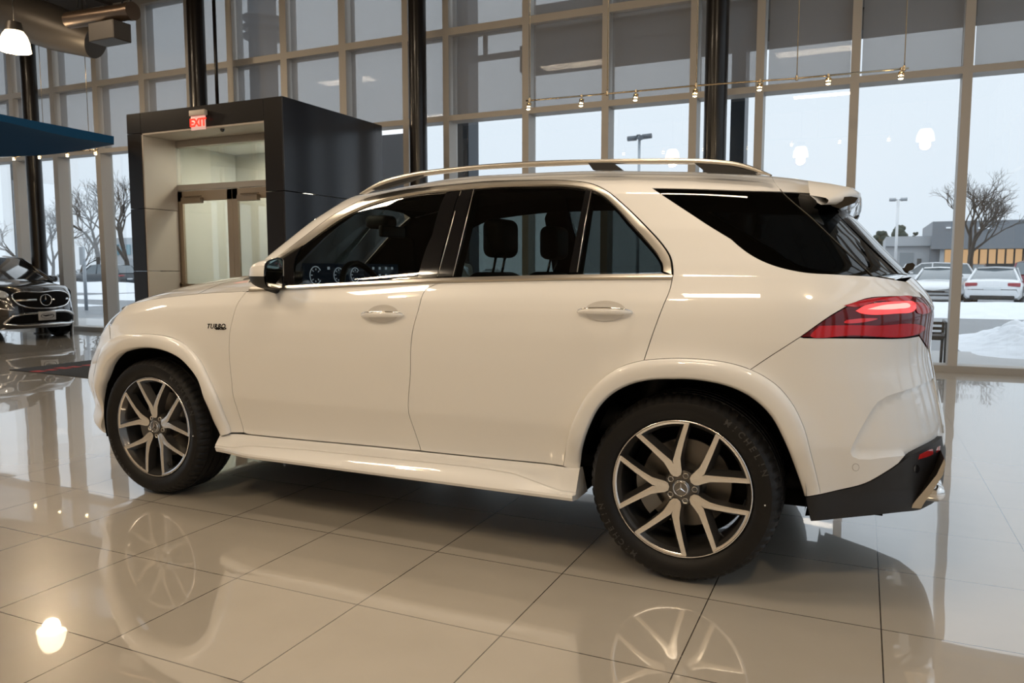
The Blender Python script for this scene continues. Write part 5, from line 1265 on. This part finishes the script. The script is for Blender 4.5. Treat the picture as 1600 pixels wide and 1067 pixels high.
# ---------------------------------------------------------------- parked cars outside
CG=mat('parked_car_glass',(.10,.13,.15),rough=.08,coat=1); TY=mat('parked_tyre',(.02,.02,.02),rough=.7); HUBM=mat('parked_hub',(.35,.36,.37),rough=.4,metal=.7)
TLR=mat('parked_tail_lamp',(.30,.02,.03),rough=.15,coat=1); HLR=mat('parked_headlamp',(.65,.68,.70),rough=.1,coat=1)
def parked(nm,label,cat,kind,col,x,y,head,group=None,snow=False):
    """heading: degrees the nose points to (0 = +x). Built nose at +x."""
    root=empty(nm,(x,y,GZ),math.radians(head),label,cat,group)
    L,Wd,H=dict(sedan=(4.7,1.82,1.44),suv=(4.75,1.92,1.76),truck=(5.4,2.0,1.85))[kind]
    paint=mat('parked_paint_%02x%02x%02x'%tuple(int(c*255) for c in col),col,rough=.3,coat=.7)
    w=Wd/2; h=L/2
    bel={'sedan':.92,'suv':1.08,'truck':1.12}[kind]; hood={'sedan':.82,'suv':1.00,'truck':1.10}[kind]; deck={'sedan':.98,'suv':1.10,'truck':1.10}[kind]
    st=[(-h,.55,deck-.25,.80),(-h+.06,.34,deck-.08,.92),(-h+.30,.28,deck,.98),(-h+.9,.24,bel+.02,1.0),(0,.24,bel,1.0),(.55*h,.24,bel-.03,1.0),(h-.75,.26,hood-.02,.985),(h-.25,.28,hood-.12,.93),(h-.05,.34,hood-.22,.82),(h,.50,hood-.30,.74)]
    rows=[]
    for (sx,zl,zt_,k) in st:
        ww=w*k; s=[(0,zl),(ww*.9,zl),(ww,zl+.10),(ww*1.0,.62),(ww*.985,zt_-.10),(ww*.90,zt_-.01),(ww*.55,zt_+.03),(0,zt_+.045)]
        rows.append([(sx,-a,b) for a,b in s]+[(sx,a,b) for a,b in s[::-1]])
    A=np.array(rows); mb=MB(); mb.grid(A); mb.add(A[0],[list(range(16))]); mb.add(A[-1],[list(range(16))]); mb.build('body',paint,root,sharp=40)
    # greenhouse
    if kind=='sedan': g=[(-h+.55,bel+.02,.86),(-h+1.25,H-.06,.66),(-.1,H,.68),(.45,H-.05,.66),(h-1.25,bel-.02,.84)]
    elif kind=='suv': g=[(-h+.12,bel+.04,.88),(-h+.45,H-.08,.74),(-.3,H,.74),(.45,H-.05,.72),(h-1.15,bel-.02,.86)]
    else: g=[(-.6,bel,.9),(-.5,H-.05,.76),(.2,H,.76),(.8,H-.04,.74),(h-1.6,bel,.88)]
    for part,m,ins in (('glasshouse',CG,0),):
        mb=MB(); base=[(a,k) for a,_,k in (g[0],g[-1])]
        rr=[]
        for (sx,z,k) in g:
            rr.append([(sx,-w*.90*(1 if z<bel+.1 else .97),bel-.03),(sx,-w*.90 if z<bel+.1 else -w*.88,bel+.0),(sx,-w*k,z-.03),(sx,-w*k*.9,z),(sx,w*k*.9,z),(sx,w*k,z-.03),(sx,w*.90 if z<bel+.1 else w*.88,bel+.0),(sx,w*.90,bel-.03)])
        mb.grid(np.array(rr)); mb.build(part,m,root,sharp=30)
    mb=MB(); rr=[]
    for (sx,z,k) in g[1:4]: rr.append([(sx,-w*k*1.01,z-.05),(sx,-w*k*.95,z+.005),(sx,0,z+.03),(sx,w*k*.95,z+.005),(sx,w*k*1.01,z-.05)])
    mb.grid(np.array(rr))
    for s in (-1,1):
        for (p,q) in ((g[0],g[1]),(g[3],g[4])): mb.tube([(p[0],s*w*.88,bel),(q[0],s*w*q[2],q[1]-.03)] if p[1]<q[1] else [(p[0],s*w*p[2],p[1]-.03),(q[0],s*w*.88,bel)],.045,6)
        mb.tube([(-.15,s*w*.895,bel),(-.15,s*w*.72,H-.03)],.04,6)
    mb.build('roof',SNOW if snow else paint,root,sharp=50)
    for sx in (-h+.95,h-.90):
        for s in (-1,1):
            mb=MB(); mb.lathe([(.20,s*w*.99),(.32,s*w*.995),(.335,s*w*.9),(.335,s*w*.72)],(sx,0,.335),'y',24); t=mb.build('wheel',TY,root,sharp=40)
            mb=MB(); mb.lathe([(0,s*w*.975),(.19,s*w*.985),(.205,s*w*.995)],(sx,0,.335),'y',20); mb.build('hub',HUBM,t,sharp=40)
            mb=MB(); mb.lathe([(.39,s*w*.90),(.40,s*w*1.004),(.335,s*w*1.003)],(sx,0,.345),'y',24,a0=-.2,a1=math.pi+.2); mb.build('wheel_arch',TY,root)
    for s in (-1,1):
        mb=MB(); mb.rbox((h-.30,s*w*.45,hood-.30),(h-.06,s*w*.88,hood-.17),.03,2); mb.build('headlamp',HLR,root)
        mb=MB(); mb.rbox((-h+.0,s*w*.50,deck-.24),(-h+.22,s*w*.93,deck-.10),.03,2); mb.build('tail_lamp',TLR,root)
        mb=MB(); mb.rbox((h-1.55,s*w*1.0,bel+.0),(h-1.38,s*w*1.18,bel+.13),.03,2); mb.build('side_mirror',paint,root)
    mb=MB(); mb.rbox((h-.12,-w*.5,.42),(h+.01,w*.5,hood-.32),.03,2); mb.build('grille',TY,root)
    mb=MB(); mb.rbox((-h-.02,-.26,.62),(-h+.03,.26,.74),.01,1); mb.build('licence_plate',HLR,root)
    mb=MB(); mb.rbox((-h-.015,-w*.75,.30),(-h+.15,w*.75,.42),.03,2); mb.build('rear_valance',TY,root)
    return root
def gpos(px,py): p=plz((px,py),GZ); return float(p[0]),float(p[1])
PC='cars parked outside beyond the snow'
Wc=(.72,.74,.76)
x,y=gpos(1531,480); parked('parked_sedan','white sedan seen from behind just right of the thick mullion',"car",'sedan',Wc,x+.75,y+2.3,80,PC)
x,y=gpos(1484,475); parked('parked_sedan','white sedan facing the showroom just left of the thick mullion','car','sedan',Wc,x-.15,y+3.2,-100,PC)
x,y=gpos(1455,458); parked('parked_suv','white SUV standing sideways behind the front-facing white sedan','car','suv',Wc,x,y+2,175,PC)
x,y=gpos(1590,466); parked('parked_suv','dark red SUV at the right edge of the parked row','car','suv',(.22,.025,.04),x+1.1,y+2,75,PC)
x,y=gpos(1600,455); parked('parked_sedan','white sedan behind the dark red SUV','car','sedan',(.55,.58,.62),x+.9,y+8,78,PC)
x,y=gpos(1556,452); parked('parked_suv','dark maroon SUV parked behind the rear-facing white sedan','car','suv',(.06,.03,.04),x-.6,y+6.5,82,PC)
x,y=gpos(1549,444); parked('parked_sedan','silver sedan farther back in front of the orange-lit showroom','car','sedan',(.45,.50,.55),x-1,y+2,95,PC)
x,y=gpos(1590,438); parked('parked_suv','black SUV in the far row at the right edge','car','suv',(.03,.035,.04),x,y+3,150,PC)
x,y=gpos(1478,446); parked('parked_sedan','pale blue-grey sedan in the far row left of the thick mullion','car','sedan',(.40,.45,.50),x,y+1,170,PC)
SG='cars parked along the street at the left'
x,y=gpos(163,450); parked('parked_truck','dark grey SUV on the street beyond the left windows','car','suv',(.035,.045,.055),x,y,188,SG)
x,y=gpos(118,437); parked('parked_suv','grey SUV behind the street sign post','car','suv',(.10,.12,.13),x,y+3,185,SG)
x,y=gpos(85,436); parked('parked_sedan','pale sedan left of the street sign post','car','sedan',(.40,.43,.45),x,y+3,190,SG,snow=True)
x,y=gpos(196,436); parked('parked_suv','snow-topped SUV farther right on the left street','car','suv',(.25,.28,.30),x+2,y+6,190,SG,snow=True)
for px_,lab in ((745,'left'),(860,'right')):
    x,y=gpos(px_,440); parked('parked_sedan','silver sedan seen through the rear side window of the white car, the %s one'%lab,'car','sedan',(.5,.53,.56),x,y+4,100,'cars seen through the white car windows')
# ---------------------------------------------------------------- trees
BARK=mat('bark_grey_brown',(.085,.072,.062),rough=.9)
def tree(nm,label,px,py_base,Y,height,seed,fork=.3,spread=.75,lean=0,n0=.22,group='bare trees outside',depth=7):
    r=random.Random(seed); b=ply((px,py_base),Y); x0=float(b[0])
    T=empty(nm,(x0,Y,GZ),label=label,cat='tree',group=group); tr_=MB(); br=MB()
    def grow(p,d,L,rad,k,mb):
        n=3; pts=[p]; q=p.copy(); dd=d.copy()
        for i in range(n):
            dd=(dd+Vector((r.uniform(-1,1),r.uniform(-1,1),r.uniform(-.2,.7)))*.13).normalized(); q=q+dd*L/n; pts.append(q.copy())
        mb.tube(pts,[rad*(1-.35*i/n) for i in range(n+1)],5 if k>2 else 4,cap=False,smooth=True)
        if k==0: return
        nb=3 if k>1 else 2
        for j in range(nb):
            a=r.uniform(0,6.28); s=r.uniform(.35,spread); o=dd.orthogonal(); o.rotate(Matrix.Rotation(a,3,dd)); nd=(dd*math.cos(s)+o.normalized()*math.sin(s)); nd.z+=.10; nd.normalize()
            at=pts[-1] if j<2 else pts[-2]
            grow(at,nd,L*r.uniform(.62,.82),rad*.58,k-1,br)
    H=height*fork
    grow(Vector((0,0,0)),Vector((lean,0,1)).normalized(),H,n0,depth-1,tr_)
    tr_.build('trunk',BARK,T,fixn=False); br.build('branches',BARK,T,fixn=False)
tree('bare_tree','large bare spreading tree beyond the right window in front of the grey building',1512,424,52,9.6,5,.24,.80,n0=.24,depth=8)
tree('bare_tree','bare tree nearest the portal, its thick limb leaning left',205,425,40,11,11,.28,.7,lean=-.25,n0=.25)
tree('bare_tree','bare tree in the middle pane left of the portal',150,425,44,11.5,23,.25,.8,n0=.24)
tree('bare_tree','bare tree between the black column and the next mullion',84,425,46,9.5,37,.25,.8,n0=.2)
tree('bare_tree','bare tree at the far left beyond the black car',33,425,50,9.0,41,.25,.8,n0=.2)
tree('bare_tree','small distant bare tree low behind the second left pane',125,424,70,8.5,53,.25,.9,n0=.2)
EVG=mat('evergreen_dark',(.035,.055,.045),rough=.9,bump=(4,.6))
def bush(px,top,Y,w,lab,seed):
    r=np.random.default_rng(seed); c=ply((px,top),Y); T=MB()
    for k in range(26):
        t=r.uniform(0,1); z=GZ+.25+(c[2]-.25-GZ)*t; rr=w*(1-t*.75)*r.uniform(.5,1); a=r.uniform(0,6.28); bm=bmesh.new(); bmesh.ops.create_icosphere(bm,subdivisions=2,radius=w*.46*(1.3-t))
        for v in bm.verts: v.co*=r.uniform(.8,1.15)
        bmesh.ops.translate(bm,vec=(c[0]+math.cos(a)*rr*.6,Y+math.sin(a)*rr*.6,min(z,c[2]-.3)),verts=bm.verts); T.bm(bm,True)
    tag(T.build('evergreen',EVG,fixn=False),lab,'tree','evergreens behind the grey building')
bush(1378,361,110,2.6,'dark evergreen, leftmost behind the grey building',1); bush(1406,353,124,3.2,'dark evergreen, tallest behind the grey building, right of the lamp post',2); bush(1431,361,112,1.2,'dark evergreen, smallest and rightmost behind the grey building',3)
# ---------------------------------------------------------------- dealership building across the lot
GB=mat('building_grey_cladding',(.22,.245,.275),rough=.5); LB=mat('building_pale_block',(.47,.50,.53),rough=.6); DKB=mat('building_dark',(.07,.08,.09),rough=.5); WRM=mat('warm_lit_interior',(.55,.36,.20),rough=.7,emit=(1,.60,.30),es=.55)
YB=82
def bpt(px,py,Y=YB): p=ply((px,py),Y); return float(p[0]),float(p[2])
BD=empty('dealership_building',(0,0,0),label='grey flat-roofed car dealership across the lot with orange-lit glass front',cat='building')
def bb(nm,m,x0,y0,x1,y1,dy0=0,dy1=12,Y=YB):
    a=bpt(x0,y0,Y); b=bpt(x1,y1,Y); mb=MB(); mb.box((a[0],Y+dy0,b[1]),(b[0],Y+dy1,a[1])); return mb.build(nm,m,BD)
bb('upper_cladding',GB,1455,348,1760,387,-2,12); 
mb=MB(); bb('left_wing',LB,1384,371,1456,440,0,12); bb('wing_cornice',LB,1384,370,1456,384,-.4,0); bb('wing_door',DKB,1433,404,1439,418,-.1,0); bb('wing_bay',mat('bay_door_grey',(.28,.32,.35)),1406,395,1426,420,-.1,0)
bb('corner_pier',GB,1453,386,1467,440,-1,6); bb('white_pier',LB,1467,386,1471,440,-1.5,0); bb('lit_glass_front',WRM,1471,388,1760,420,1.5,2); bb('plinth',DKB,1471,412,1760,440,1,1.5)
for k in range(14): bb('mullion',DKB,1476+k*14,388,1477+k*14,414,1.2,1.4)
for k,(x_,w_) in enumerate([(1518,2),(1524,3),(1529.5,2.6),(1534,2.4),(1538,2.6),(1544,3)]): bb('sign_letter',mat('sign_white',(.85,.87,.9),emit=(.9,.95,1),es=.3),x_,356.5,x_+w_,359,-2.2,-2)
bb('sign_emblem',MATS['sign_white'],1475,356.5,1482,358.5,-2.2,-2)
BL=empty('far_building',(0,0,0),label='pale office building with blue glass far behind the left trees',cat='building')
mb=MB(); a=ply((176,372),95); b=ply((262,440),95); mb.box((a[0],95,GZ),(b[0],105,a[2])); mb.build('walls',LB,BL); 
for k in range(4):
    mb=MB(); c=ply((180+k*9,382),94.9); d=ply((186+k*9,398),94.9); mb.box((c[0],94.8,d[2]),(d[0],95,c[2])); mb.build('window',mat('office_glass',(.14,.30,.36),rough=.2),BL)
# lamp posts and street sign
PW=mat('lamp_post_white',(.78,.80,.82),rough=.4); PG=mat('lamp_post_grey',(.40,.44,.48),rough=.4); LD=mat('lamp_head_dark',(.12,.14,.16),rough=.5)
def lamp_post(px,top,Y,r,mp,mh,arms,label):
    a=ply((px,top),Y); mb=MB(); o=empty('lamp_post',(float(a[0]),Y,GZ),label=label,cat='lamp post'); H=float(a[2])-GZ
    mb.tube([(0,0,0),(0,0,H)],[r,r*.8],10); mb.build('pole',mp,o)
    for dx,dy,z in arms:
        mb=MB(); e=Vector((dx,dy,H+z)); mb.tube([(0,0,H-.02),tuple(e*.5+Vector((0,0,H*.5)))],.05,6); s=Vector((dx,dy,0)).normalized(); mb.tube([tuple(Vector((0,0,H+z*.5))+s*.25*e.xy.length),tuple(e)],.13,6,flat=1.0); mb.build('lamp_head',mh,o)
lamp_post(1403.5,312,55,.105,PW,PG,[(-.55,0,.02),(.55,0,.02)],'white lamp post with a T-shaped head left of the bare tree')
lamp_post(999,215,34,.085,PG,LD,[(-.60,0,-.02),(.62,0,.05),(-.25,.6,.14),(.25,-.6,-.10)],'grey lamp post with four dark heads seen above the white car roof')
a=ply((135,482),13.6); b=ply((133,385),13.6); mb=MB(); mb.tube([(a[0],13.6,GZ),(a[0],13.6,b[2])],.055,8); mb.box((a[0]-.11,13.52,b[2]-.62),(a[0]+.11,13.55,b[2]-.02)); tag(mb.build('sign_post',PG),'grey street sign post outside the left windows','sign post')
